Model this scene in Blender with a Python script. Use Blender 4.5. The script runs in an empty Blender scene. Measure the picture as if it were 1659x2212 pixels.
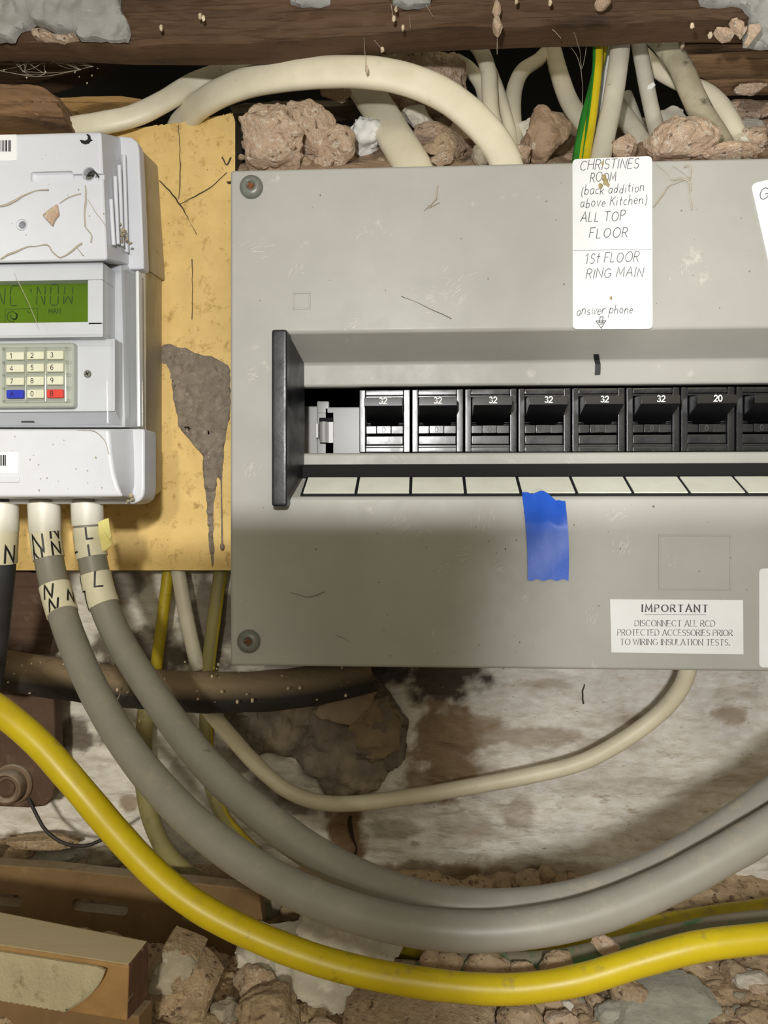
import bpy, bmesh, math, random
from mathutils import Vector, Matrix, noise, Euler
from math import sin, cos, pi, radians

# ------------------------------------------------------------------ camera, light, exposure
SC = bpy.context.scene
COL = SC.collection
F = 1661.0                      # focal length in pixels of the 1659 x 2212 frame
TH = radians(3.0)
CAM = Vector((0.0, -0.245, 0.155))

cd = bpy.data.cameras.new('camera')
cam = bpy.data.objects.new('camera', cd)
COL.objects.link(cam)
cam.location = CAM
cam.rotation_euler = (pi / 2, 0, TH)
cd.sensor_width = 36
cd.sensor_fit = 'AUTO'
cd.lens = F * 36 / 2212
cd.clip_start = 0.005
cd.clip_end = 20
SC.camera = cam
vs = SC.view_settings
vs.view_transform = 'Standard'
vs.look = 'None'
vs.gamma = 1
vs.use_curve_mapping = False
vs.exposure = 0.0

W = bpy.data.worlds.new('world')
SC.world = W
W.use_nodes = True
bg = W.node_tree.nodes['Background']
bg.inputs[0].default_value = (1.0, 0.90, 0.66, 1)
bg.inputs[1].default_value = 0.25


def lamp(name, kind, loc, aim, power, col, size, **kw):
    d = bpy.data.lights.new(name, kind)
    d.energy = power
    d.color = col
    o = bpy.data.objects.new(name, d)
    COL.objects.link(o)
    o.location = loc
    o.rotation_euler = (Vector(aim) - Vector(loc)).to_track_quat('-Z', 'Y').to_euler()
    if kind == 'SPOT':
        d.shadow_soft_size = size
        d.spot_size = kw['cone']
        d.spot_blend = kw['blend']
    if kind == 'AREA':
        d.size = size
    return o


# torch above the lens, cone cut to imitate a shadow on the lower panel
A0 = CAM + Vector((-0.020, 0.0, 0.058))
cut = radians(15.0)
lamp('torch_cut_light', 'SPOT', A0, A0 + Vector((0.0, sin(cut), cos(cut))), 2.45, (1.0, 0.985, 0.965), 0.006, cone=radians(178), blend=0.012)
# second torch low on the right, cone cut as the imitated shadow's right edge
B0 = CAM + Vector((0.020, 0.0, -0.022))
bt = radians(4)
lamp('low_torch_cut_light', 'SPOT', B0, B0 + Vector((cos(bt), sin(bt) * 0.9, -0.20)), 1.85, (1.0, 0.98, 0.95), 0.008, cone=radians(178), blend=0.20)
# added lamp far back fills the lower left, cut along the shadow's left edge
C0 = Vector((-0.02, -1.10, 0.32))
e1, e2 = Vector((-0.0620, 0, 0.1490)), Vector((-0.0440, 0, 0.1055))      # the edge of its beam on the fuse box
nrm = (e1 - C0).cross(e2 - C0).normalized()
if nrm.x > 0:
    nrm = -nrm
lamp('lower_left_fill_light', 'SPOT', C0, C0 + nrm, 30.0, (1.0, 0.945, 0.80), 0.05, cone=radians(178), blend=0.02)
# soft area lamp standing in for the room light behind
lamp('room_ambient_light', 'AREA', (0.35, -1.3, 0.75), (0, 0, 0.1), 2.6, (1.0, 0.90, 0.66), 0.5)


# ------------------------------------------------------------------ helpers
def P(px, py, y):
    u = (px - 829.5) / F
    v = -(py - 1106) / F
    d = Vector((-sin(TH) + cos(TH) * u, cos(TH) + sin(TH) * u, v))
    return CAM + d * ((y - CAM.y) / d.y)


def PZ(px, py, z):
    u = (px - 829.5) / F
    v = -(py - 1106) / F
    d = Vector((-sin(TH) + cos(TH) * u, cos(TH) + sin(TH) * u, v))
    return CAM + d * ((z - CAM.z) / d.z)


def K(y):
    """metres per pixel at depth y"""
    return (y - CAM.y) / F


def lin(h):
    if isinstance(h, str):
        c = [int(h[i:i + 2], 16) / 255 for i in (0, 2, 4)]
        return tuple((x / 12.92 if x <= 0.04045 else ((x + 0.055) / 1.055) ** 2.4) for x in c) + (1,)
    return tuple(h) + (1,) if len(h) == 3 else tuple(h)


def mat(name, c1, c2=None, scale=60, rough=0.6, bump=0.0, bscale=300, bdist=0.0006, dust=None, dust_amt=0.0, dlo=.15, dhi=.85, stain=None,
        stain_scale=40, stain_lo=0.55, stain_hi=0.65, spec=0.5, metal=0.0, stretch=None, detail=6, rvar=0.0, attr=None, coat=0.0,
        stain2=None, s2scale=200, s2lo=.6, s2hi=.64):
    m = bpy.data.materials.new(name)
    m.use_nodes = True
    nt = m.node_tree
    N, L = nt.nodes, nt.links
    b = N['Principled BSDF']
    b.inputs['Roughness'].default_value = rough
    b.inputs['Specular IOR Level'].default_value = spec
    b.inputs['Metallic'].default_value = metal
    b.inputs['Coat Weight'].default_value = coat
    tc = N.new('ShaderNodeTexCoord')
    vec = tc.outputs['Object']
    if stretch:
        mp = N.new('ShaderNodeMapping')
        mp.inputs['Scale'].default_value = stretch
        L.new(vec, mp.inputs[0])
        vec = mp.outputs[0]

    def nz(s, d=detail, r=0.6):
        n = N.new('ShaderNodeTexNoise')
        n.inputs['Scale'].default_value = s
        n.inputs['Detail'].default_value = d
        n.inputs['Roughness'].default_value = r
        L.new(vec, n.inputs['Vector'])
        return n.outputs['Fac']

    def mr(sock, lo, hi):
        r = N.new('ShaderNodeMapRange')
        r.inputs['From Min'].default_value = lo
        r.inputs['From Max'].default_value = hi
        L.new(sock, r.inputs['Value'])
        return r.outputs['Result']

    def mix(f, a, c):
        x = N.new('ShaderNodeMix')
        x.data_type = 'RGBA'
        if hasattr(f, 'is_linked'):
            L.new(f, x.inputs[0])
        else:
            x.inputs[0].default_value = f
        for s, v in ((6, a), (7, c)):
            if hasattr(v, 'is_linked'):
                L.new(v, x.inputs[s])
            else:
                x.inputs[s].default_value = v
        return x.outputs[2]

    base = lin(c1)
    if attr:
        an = N.new('ShaderNodeVertexColor')
        an.layer_name = attr
        base = an.outputs['Color']
        if c2:
            f = mr(nz(scale), 0.35, 0.65)
            x = N.new('ShaderNodeMix')
            x.data_type = 'RGBA'
            x.blend_type = 'MULTIPLY'
            x.inputs[0].default_value = 1.0
            L.new(base, x.inputs[6])
            L.new(mix(f, lin(c1), lin(c2)), x.inputs[7])
            base = x.outputs[2]
    elif c2:
        base = mix(mr(nz(scale), 0.32, 0.68), base, lin(c2))
    if stain:
        base = mix(mr(nz(stain_scale, 8, 0.65), stain_lo, stain_hi), base, lin(stain))
    if stain2:
        base = mix(mr(nz(s2scale, 4, 0.55), s2lo, s2hi), base, lin(stain2))
    if dust:
        g = N.new('ShaderNodeNewGeometry')
        sx = N.new('ShaderNodeSeparateXYZ')
        L.new(g.outputs['Normal'], sx.inputs[0])
        up = mr(sx.outputs['Z'], dlo, dhi)
        mu = N.new('ShaderNodeMath')
        mu.operation = 'MULTIPLY'
        L.new(up, mu.inputs[0])
        L.new(mr(nz(180, 6, 0.7), 0.75 - 0.5 * dust_amt, 0.95 - 0.5 * dust_amt), mu.inputs[1])
        base = mix(mu.outputs[0], base, lin(dust))
    if hasattr(base, 'is_linked'):
        L.new(base, b.inputs['Base Color'])
    else:
        b.inputs['Base Color'].default_value = base
    if rvar:
        r = N.new('ShaderNodeMapRange')
        r.inputs['To Min'].default_value = rough - rvar
        r.inputs['To Max'].default_value = rough + rvar
        r.inputs['From Min'].default_value = 0.35
        r.inputs['From Max'].default_value = 0.65
        L.new(nz(120), r.inputs['Value'])
        L.new(r.outputs[0], b.inputs['Roughness'])
    if bump:
        bp = N.new('ShaderNodeBump')
        bp.inputs['Strength'].default_value = bump
        bp.inputs['Distance'].default_value = bdist
        L.new(nz(bscale, 8, 0.65), bp.inputs['Height'])
        L.new(bp.outputs[0], b.inputs['Normal'])
    return m


def clear_mat(name, tint, gloss, rough=0.05):
    """thin clear plastic: mostly passes light, with a mirror-like sheen growing at grazing angles"""
    m = bpy.data.materials.new(name)
    m.use_nodes = True
    nt = m.node_tree
    N, L = nt.nodes, nt.links
    N.remove(N['Principled BSDF'])
    t = N.new('ShaderNodeBsdfTransparent')
    t.inputs[0].default_value = tint
    g = N.new('ShaderNodeBsdfGlossy')
    g.inputs['Roughness'].default_value = rough
    lw = N.new('ShaderNodeLayerWeight')
    lw.inputs['Blend'].default_value = 0.5
    pw = N.new('ShaderNodeMath')
    pw.operation = 'POWER'
    pw.inputs[1].default_value = 4.0
    L.new(lw.outputs['Facing'], pw.inputs[0])
    fr = N.new('ShaderNodeMapRange')
    fr.inputs['To Min'].default_value = gloss
    fr.inputs['To Max'].default_value = 0.55
    L.new(pw.outputs[0], fr.inputs['Value'])
    mx = N.new('ShaderNodeMixShader')
    L.new(fr.outputs[0], mx.inputs[0])
    L.new(t.outputs[0], mx.inputs[1])
    L.new(g.outputs[0], mx.inputs[2])
    L.new(mx.outputs[0], N['Material Output'].inputs['Surface'])
    return m


def tag(o, label=None, cat=None, group=None, kind=None):
    if label:
        o['label'] = label
    if cat:
        o['category'] = cat
    if group:
        o['group'] = group
    if kind:
        o['kind'] = kind
    return o


def empty(name, loc, label=None, cat=None, group=None, kind=None):
    o = bpy.data.objects.new(name, None)
    COL.objects.link(o)
    o.location = loc
    o.empty_display_size = 0.01
    return tag(o, label, cat, group, kind)


def wloc(o):
    v = Vector((0, 0, 0))
    while o is not None:
        v = v + o.location
        o = o.parent
    return v


class MB:
    """collects vertices and faces in world coordinates, then links them as one mesh object"""

    def __init__(s):
        s.v, s.f, s.m = [], [], []
        s.hard = False

    def add(s, vs, fs, mi=0):
        n = len(s.v)
        s.v += [tuple(v) for v in vs]
        s.f += [tuple(i + n for i in f) for f in fs]
        s.m += [mi] * len(fs)

    def bm(s, bm, mi=0):
        bm.verts.index_update()
        s.add([v.co.copy() for v in bm.verts], [[v.index for v in f.verts] for f in bm.faces], mi)
        bm.free()

    def box(s, a, b, bevel=0.0, seg=2, mi=0):
        s.hard = True
        a, b = Vector(a), Vector(b)
        bm = bmesh.new()
        bmesh.ops.create_cube(bm, size=1.0, matrix=Matrix.Translation((a + b) / 2) @ Matrix.Diagonal((*[abs(q) for q in (b - a)], 1)))
        if bevel:
            bmesh.ops.bevel(bm, geom=bm.edges[:], offset=bevel, segments=seg, affect='EDGES', profile=0.6, clamp_overlap=True)
        s.bm(bm, mi)

    def prism(s, front, back, bevel=0.0, seg=2, mi=0):
        """front and back: matching loops of points"""
        s.hard = True
        bm = bmesh.new()
        n = len(front)
        vf = [bm.verts.new(p) for p in front]
        vb = [bm.verts.new(p) for p in back]
        bm.faces.new(vf)
        bm.faces.new(vb[::-1])
        for i in range(n):
            bm.faces.new((vf[i], vb[i], vb[(i + 1) % n], vf[(i + 1) % n]))
        bmesh.ops.recalc_face_normals(bm, faces=bm.faces[:])
        if bevel:
            bmesh.ops.bevel(bm, geom=bm.edges[:], offset=bevel, segments=seg, affect='EDGES', profile=0.6, clamp_overlap=True)
        s.bm(bm, mi)

    def hull(s, pts, bevel=0.0, seg=2, mi=0):
        s.hard = True
        bm = bmesh.new()
        for p in pts:
            bm.verts.new(p)
        r = bmesh.ops.convex_hull(bm, input=bm.verts[:])
        for v in [v for v in bm.verts if not v.link_faces]:
            bm.verts.remove(v)
        bmesh.ops.dissolve_limit(bm, angle_limit=0.01, verts=bm.verts[:], edges=bm.edges[:])
        if bevel:
            bmesh.ops.bevel(bm, geom=bm.edges[:], offset=bevel, segments=seg, affect='EDGES', profile=0.6, clamp_overlap=True)
        s.bm(bm, mi)

    def lathe(s, c, axis, prof, n=32, mi=0):
        """prof: (radius, height along axis)"""
        axis = Vector(axis).normalized()
        q = axis.to_track_quat('Z', 'Y')
        vs, fs = [], []
        for r, h in prof:
            for i in range(n):
                a = 2 * pi * i / n
                vs.append(Vector(c) + q @ Vector((r * cos(a), r * sin(a), h)))
        k = len(prof)
        for j in range(k - 1):
            for i in range(n):
                fs.append((j * n + i, j * n + (i + 1) % n, (j + 1) * n + (i + 1) % n, (j + 1) * n + i))
        fs.append(tuple(range(n))[::-1])
        fs.append(tuple((k - 1) * n + i for i in range(n)))
        s.add(vs, fs, mi)

    def build(s, name, mats, parent=None, smooth=35, label=None, cat=None, group=None, kind=None, origin=None, attr=None):
        me = bpy.data.meshes.new(name)
        if parent is not None:
            off = wloc(parent)
        elif origin is not None:
            off = Vector(origin)
        else:
            xs = [v[0] for v in s.v]
            ys = [v[1] for v in s.v]
            zs = [v[2] for v in s.v]
            off = Vector(((min(xs) + max(xs)) / 2, (min(ys) + max(ys)) / 2, min(zs)))
        me.from_pydata([(v[0] - off.x, v[1] - off.y, v[2] - off.z) for v in s.v], [], s.f)
        bm = bmesh.new()
        bm.from_mesh(me)
        bmesh.ops.recalc_face_normals(bm, faces=bm.faces[:])
        bm.to_mesh(me)
        bm.free()
        for m in (mats if isinstance(mats, (list, tuple)) else [mats]):
            me.materials.append(m)
        for p, mi in zip(me.polygons, s.m):
            p.material_index = mi
        if smooth:
            for p in me.polygons:
                p.use_smooth = True
            if smooth < 180:
                me.set_sharp_from_angle(angle=radians(smooth))
        o = bpy.data.objects.new(name, me)
        COL.objects.link(o)
        if s.hard and smooth:
            wn = o.modifiers.new('weighted', 'WEIGHTED_NORMAL')
            wn.keep_sharp = True
            wn.weight = 90
        if parent is not None:
            o.parent = parent
        else:
            o.location = off
        return tag(o, label, cat, group, kind)


def catmull(pts, n=10):
    pts = [Vector(p) for p in pts]
    out = []
    for i in range(len(pts) - 1):
        p0 = pts[i - 1] if i else pts[0] * 2 - pts[1]
        p1, p2 = pts[i], pts[i + 1]
        p3 = pts[i + 2] if i + 2 < len(pts) else pts[-1] * 2 - pts[-2]
        for k in range(n):
            t = k / n
            out.append(0.5 * ((2 * p1) + (p2 - p0) * t + (2 * p0 - 5 * p1 + 4 * p2 - p3) * t * t + (3 * p1 - p0 - 3 * p2 + p3) * t ** 3))
    out.append(pts[-1])
    return out


class Path:
    """a smooth 3-D cable path with frames: t along, n towards the viewer's side, s sideways"""

    def __init__(s, pts, n=10, step=None):
        q = catmull(pts, n)
        s.p = q
        s.t, s.n, s.s, s.d = [], [], [], [0.0]
        prev = None
        for i in range(len(q)):
            t = (q[min(i + 1, len(q) - 1)] - q[max(i - 1, 0)]).normalized()
            ref = Vector((0, -1, 0))
            nn = ref - t * ref.dot(t)
            if prev is not None:
                w = prev - t * prev.dot(t)
                nn = nn * 0.6 + w * 0.6
            nn.normalize()
            prev = nn
            s.t.append(t)
            s.n.append(nn)
            s.s.append(t.cross(nn).normalized())
            if i:
                s.d.append(s.d[-1] + (q[i] - q[i - 1]).length)
        s.len = s.d[-1]

    def at(s, dist):
        dist = max(0, min(s.len, dist))
        lo = 0
        hi = len(s.d) - 1
        while hi - lo > 1:
            mid = (lo + hi) // 2
            if s.d[mid] <= dist:
                lo = mid
            else:
                hi = mid
        f = (dist - s.d[lo]) / max(1e-9, s.d[hi] - s.d[lo])
        L = lambda a: a[lo].lerp(a[hi], f)
        return L(s.p), L(s.t).normalized(), L(s.n).normalized(), L(s.s).normalized()

    def on(s, dist, ang, r, rs=None):
        """a point on the surface: ang 0 faces the viewer, positive turns to the side vector"""
        p, t, n, sd = s.at(dist)
        return p + n * (r * cos(ang)) + sd * ((rs or r) * sin(ang))

    def near(s, q):
        """distance along the path of the point nearest to q"""
        i = min(range(len(s.p)), key=lambda k: (s.p[k] - q).length_squared)
        return s.d[i]


def tube(mb, path, r, rs=None, d0=0, d1=None, n=20, step=0.003, mi=None, bands=None, wob=0.0, seed=0, caps=True, sq=1.0):
    d1 = path.len if d1 is None else d1
    k = max(2, int((d1 - d0) / step) + 1)
    vs, fs, ms = [], [], []
    rs = rs or r
    for j in range(k):
        d = d0 + (d1 - d0) * j / (k - 1)
        p, t, nn, sd = path.at(d)
        w = 1 + wob * noise.noise(Vector((d * 120, seed * 7.3, 0)))
        for i in range(n):
            a = 2 * pi * i / n
            ca, sa = cos(a), sin(a)
            if sq != 1.0:
                ca = math.copysign(abs(ca) ** sq, ca)
                sa = math.copysign(abs(sa) ** sq, sa)
            vs.append(p + nn * (r * w * ca) + sd * (rs * w * sa))
    for j in range(k - 1):
        for i in range(n):
            fs.append((j * n + i, (j + 1) * n + i, (j + 1) * n + (i + 1) % n, j * n + (i + 1) % n))
            a = math.degrees(2 * pi * (i + 0.5) / n)
            q = 0
            if bands:
                for lo, hi, b in bands:
                    if lo <= a < hi or lo <= a - 360 < hi:
                        q = b
            ms.append(q)
    base = len(mb.v)
    mb.v += [tuple(v) for v in vs]
    mb.f += [tuple(i + base for i in f) for f in fs]
    mb.m += [(mi if mi is not None else q) for q in ms]
    if caps:
        mb.f += [tuple(base + i for i in range(n))[::-1], tuple(base + (k - 1) * n + i for i in range(n))]
        mb.m += [mi or 0] * 2


PATHS = []


def strip(name, pts, r, mats, label, cat, group=None, rs=None, bands=None, wob=0.03, seed=0, n=20, parent=None, step=0.003, sq=1.0):
    pa = Path(pts)
    PATHS.append((pa, max(r, rs or r)))
    mb = MB()
    tube(mb, pa, r, rs, bands=bands, wob=wob, seed=seed, n=n, step=step, sq=sq)
    return mb.build(name, mats, parent, smooth=60, label=label, cat=cat, group=group), pa


# ---- lettering: every character is a set of pen strokes
def arc(cx, cy, rx, ry, a0, a1, n=10):
    return [(cx + rx * cos(radians(a0 + (a1 - a0) * i / n)), cy + ry * sin(radians(a0 + (a1 - a0) * i / n))) for i in range(n + 1)]


G = {
    'A': (.75, [[(0, 0), (.36, 1), (.72, 0)], [(.13, .36), (.59, .36)]]),
    'B': (.6, [[(0, 0), (0, 1), (.3, 1)] + arc(.3, .77, .22, .23, 90, -90, 6) + [(0, .54)], [(.3, .54)] + arc(.3, .27, .27, .27, 90, -90, 6) + [(0, 0)]]),
    'C': (.75, [arc(.4, .5, .4, .5, 48, 312, 14)]),
    'D': (.72, [[(0, 0), (0, 1), (.22, 1)] + arc(.22, .5, .45, .5, 90, -90, 10) + [(0, 0)]]),
    'E': (.55, [[(.5, 1), (0, 1), (0, 0), (.5, 0)], [(0, .52), (.42, .52)]]),
    'F': (.55, [[(.52, 1), (0, 1), (0, 0)], [(0, .52), (.42, .52)]]),
    'G': (.8, [arc(.4, .5, .4, .5, 48, 345, 14) + [(.77, .45), (.48, .45)]]),
    'H': (.68, [[(0, 0), (0, 1)], [(.64, 0), (.64, 1)], [(0, .52), (.64, .52)]]),
    'I': (.12, [[(.04, 0), (.04, 1)]]),
    'K': (.6, [[(0, 0), (0, 1)], [(.55, 1), (0, .42)], [(.16, .58), (.58, 0)]]),
    'L': (.5, [[(0, 1), (0, 0), (.46, 0)]]),
    'M': (.85, [[(0, 0), (.06, 1), (.4, .2), (.74, 1), (.8, 0)]]),
    'N': (.7, [[(0, 0), (0, 1), (.64, 0), (.64, 1)]]),
    'O': (.8, [arc(.4, .5, .4, .5, 90, 450, 18)]),
    'P': (.55, [[(0, 0), (0, 1), (.28, 1)] + arc(.28, .75, .24, .25, 90, -90, 8) + [(0, .5)]]),
    'R': (.6, [[(0, 0), (0, 1), (.28, 1)] + arc(.28, .75, .24, .25, 90, -90, 8) + [(0, .5)], [(.24, .5), (.58, 0)]]),
    'S': (.55, [arc(.27, .75, .24, .25, 35, 270, 9) + arc(.27, .25, .26, .25, 90, -145, 9)[1:]]),
    'T': (.68, [[(0, 1), (.66, 1)], [(.33, 1), (.33, 0)]]),
    'U': (.68, [[(0, 1), (0, .32)] + arc(.31, .32, .31, .32, 180, 360, 8) + [(.62, 1)]]),
    'V': (.7, [[(0, 1), (.34, 0), (.68, 1)]]),
    'W': (.98, [[(0, 1), (.24, 0), (.48, .9), (.72, 0), (.95, 1)]]),
    '.': (.15, [[(.05, 0), (.05, .08)]]),
    '0': (.58, [arc(.28, .5, .28, .5, 90, 450, 16)]),
    '1': (.4, [[(.05, .76), (.26, 1), (.26, 0)]]),
    '2': (.58, [arc(.28, .71, .26, .29, 165, -35, 9) + [(0, 0), (.56, 0)]]),
    '3': (.56, [arc(.25, .76, .22, .24, 150, -80, 8) + arc(.25, .27, .27, .27, 80, -150, 8)]),
    '4': (.6, [[(.42, 0), (.42, 1), (0, .28), (.58, .28)]]),
    '5': (.56, [[(.5, 1), (.1, 1), (.05, .52)] + arc(.26, .33, .28, .32, 130, -145, 9)]),
    '6': (.58, [arc(.4, .55, .38, .45, 75, 180, 6) + arc(.28, .3, .26, .3, 180, 540, 12)]),
    '7': (.55, [[(0, 1), (.54, 1), (.2, 0)]]),
    '8': (.58, [arc(.28, .75, .22, .25, 270, 630, 12), arc(.28, .26, .27, .26, 90, 450, 12)]),
    '9': (.58, [arc(.28, .7, .26, .3, 0, 360, 12) + arc(.16, .45, .38, .45, 0, -75, 6)]),
    'a': (.5, [arc(.2, .27, .2, .28, 60, 350, 9), [(.4, .55), (.38, .1), (.46, 0)]]),
    'b': (.48, [[(.02, 1), (0, 0)], arc(.2, .26, .2, .26, 160, -160, 9)]),
    'c': (.42, [arc(.2, .27, .2, .27, 50, 310, 9)]),
    'd': (.5, [arc(.2, .26, .2, .26, 20, 340, 9), [(.42, 1), (.4, 0)]]),
    'e': (.46, [[(.02, .28), (.38, .32)] + arc(.2, .28, .19, .26, 15, 310, 9)]),
    'h': (.5, [[(.02, 1), (0, 0)], [(0, .3)] + arc(.2, .32, .18, .22, 160, 0, 6) + [(.38, 0)]]),
    'i': (.18, [[(.05, .52), (.05, 0)], [(.06, .72), (.07, .76)]]),
    'k': (.45, [[(0, 1), (0, 0)], [(.38, .6), (0, .25)], [(.12, .33), (.4, 0)]]),
    'n': (.5, [[(0, .55), (0, 0)], [(0, .3)] + arc(.2, .32, .18, .22, 160, 0, 6) + [(.38, 0)]]),
    'o': (.48, [arc(.2, .27, .2, .27, 90, 450, 12)]),
    'p': (.48, [[(.02, .55), (-.03, -.4)], arc(.2, .28, .2, .26, 160, -160, 9)]),
    'r': (.36, [[(0, .55), (0, 0)], [(0, .3)] + arc(.2, .3, .18, .22, 150, 50, 4)]),
    's': (.4, [arc(.18, .4, .15, .13, 35, 270, 6) + arc(.18, .14, .16, .13, 90, -145, 6)[1:]]),
    't': (.36, [[(.15, .9), (.13, .1), (.25, 0)], [(0, .58), (.32, .6)]]),
    'v': (.44, [[(0, .55), (.19, 0), (.4, .55)]]),
    'w': (.62, [[(0, .55), (.12, 0), (.28, .45), (.42, 0), (.58, .55)]]),
    '(': (.3, [arc(.35, .35, .28, .62, 120, 240, 8)]),
    ')': (.3, [arc(-.05, .35, .28, .62, 60, -60, 8)]),
}


def text_width(s, gap):
    return sum((.4 if c == ' ' else G[c][0] + gap) for c in s) - gap


def text(mb, s, mapper, size, width, gap=.18, shear=0.0, jitter=0.0, serif=False, seed=1, align='l', hscale=1.0, space=.4):
    """lays the strokes of s on a surface given by mapper(x, y) in metres"""
    rnd = random.Random(seed)
    x = 0.0
    if align == 'c':
        x = -text_width(s, gap) / 2
    for c in s:
        if c == ' ':
            x += space
            continue
        adv, strokes = G[c]
        jy = rnd.uniform(-jitter, jitter)
        jr = rnd.uniform(-jitter, jitter) * 0.8
        sc = 1 + rnd.uniform(-jitter, jitter)
        for st in strokes:
            pts = []
            for (a, b) in st:
                a, b = a * sc, b * sc
                a, b = a * cos(jr) - b * sin(jr), a * sin(jr) + b * cos(jr)
                pts.append(((x + a + shear * b) * size * hscale, (b + jy) * size))
            pen(mb, pts, mapper, width, serif, size)
        x += adv + gap


def pen(mb, pts, mapper, width, serif=False, size=0):
    """one pen stroke: a flat ribbon with mitred corners"""
    q = [pts[0]]
    for p in pts[1:]:
        l = math.hypot(p[0] - q[-1][0], p[1] - q[-1][1])
        if l < 1e-7:
            continue
        a = q[-1]
        k = max(1, int(l / 0.0012))
        for t in range(1, k + 1):
            q.append((a[0] + (p[0] - a[0]) * t / k, a[1] + (p[1] - a[1]) * t / k))
    if len(q) < 2:
        return
    seg = []
    for a, b in zip(q, q[1:]):
        l = math.hypot(b[0] - a[0], b[1] - a[1])
        seg.append(((b[0] - a[0]) / l, (b[1] - a[1]) / l))
    lf, rt = [], []
    n = len(q)
    closed = math.hypot(q[0][0] - q[-1][0], q[0][1] - q[-1][1]) < 1e-6
    for i in range(n):
        d0 = seg[i - 1] if (i > 0 or closed) else seg[0]
        d1 = seg[i] if i < n - 1 else (seg[0] if closed else seg[-1])
        mx, my = -(d0[1] + d1[1]), d0[0] + d1[0]
        ml = math.hypot(mx, my)
        dx, dy = d1
        if ml < 1e-6:
            mx, my, ml = -d0[1], d0[0], 1
        mx, my = mx / ml, my / ml
        w = width / 2
        if serif:
            w *= .42 + .75 * abs(dy) * (1 if dx * dy <= 0 else .6)
        c = max(.45, abs(mx * -d1[1] + my * d1[0]))
        w /= c
        x, y = q[i]
        if not closed and i == 0:
            x, y = x - d1[0] * width * .25, y - d1[1] * width * .25
        if not closed and i == n - 1:
            x, y = x + d0[0] * width * .25, y + d0[1] * width * .25
        lf.append((x + mx * w, y + my * w))
        rt.append((x - mx * w, y - my * w))
    vs = [mapper(*p) for p in lf] + [mapper(*p) for p in rt]
    mb.add(vs, [(i, i + 1, n + i + 1, n + i) for i in range(n - 1)])
    if serif and len(pts) < 7:
        for (ax, ay), (bx, by) in ((pts[0], pts[1]), (pts[-1], pts[-2])):
            if abs(by - ay) > abs(bx - ax) * .8:
                h = size * .11
                pen(mb, [(ax - h, ay), (ax + h, ay)], mapper, width * .45)


def flat(o, ux, uy):
    o, ux, uy = Vector(o), Vector(ux).normalized(), Vector(uy).normalized()
    return lambda x, y: o + ux * x + uy * y


X, Y, Z = Vector((1, 0, 0)), Vector((0, 1, 0)), Vector((0, 0, 1))


# ---- rocks
def rock_bm(c, size, seed, sub=3, cuts=9, rough=0.16, rot=None, fine=0.05, pits=0.0):
    rnd = random.Random(seed)
    bm = bmesh.new()
    bmesh.ops.create_icosphere(bm, subdivisions=sub, radius=1.0)
    planes = []
    for _ in range(cuts):
        v = Vector((rnd.gauss(0, 1), rnd.gauss(0, 1), rnd.gauss(0, 1))).normalized()
        planes.append((v, rnd.uniform(.55, .88)))
    off = Vector((rnd.uniform(-50, 50), rnd.uniform(-50, 50), rnd.uniform(-50, 50)))
    for v in bm.verts:
        p = v.co.copy()
        for nrm, d in planes:
            e = p.dot(nrm) - d
            if e > 0:
                p -= nrm * e * 0.93
        k = 1 + rough * noise.fractal(p * 1.7 + off, 1.0, 2.0, 3) + fine * noise.noise(p * 6 + off)
        if pits:
            k += pits * (noise.noise(p * 13 + off) + .7 * noise.noise(p * 27 + off)) - pits * 1.3 * max(0, noise.noise(p * 9 - off) - .25) * 2
        v.co = p * k
    rm = (rot or Euler((rnd.uniform(-.4, .4), rnd.uniform(-.4, .4), rnd.uniform(0, 6.28)))).to_matrix() if rot is not False else Matrix.Identity(3)
    sz = Vector(size)
    for v in bm.verts:
        q = v.co
        q = Vector((q.x * sz.x, q.y * sz.y, q.z * sz.z)) if rot is False else Vector(((rm @ q).x * sz.x, (rm @ q).y * sz.y, (rm @ q).z * sz.z))
        v.co = Vector(c) + q
    return bm


def rock(name, px, py, w, h, y, m, label, cat='stone', group=None, seed=1, depth=None, sub=3, cuts=9, rough=.16, fine=.05, parent=None):
    k = K(y)
    c = P(px, py, y)
    d = (depth if depth is not None else (w + h) / 2) * k / 2
    mb = MB()
    mb.bm(rock_bm(c, (w * k / 2 * 1.22, d * 1.2, h * k / 2 * 1.22), seed, sub if max(w, h) < 36 else (5 if max(w, h) > 90 else 4), cuts, rough, fine=fine, pits=.03 if max(w, h) > 36 else 0))
    return mb.build(name, m, parent, smooth=42, label=label, cat=cat, group=group)


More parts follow.
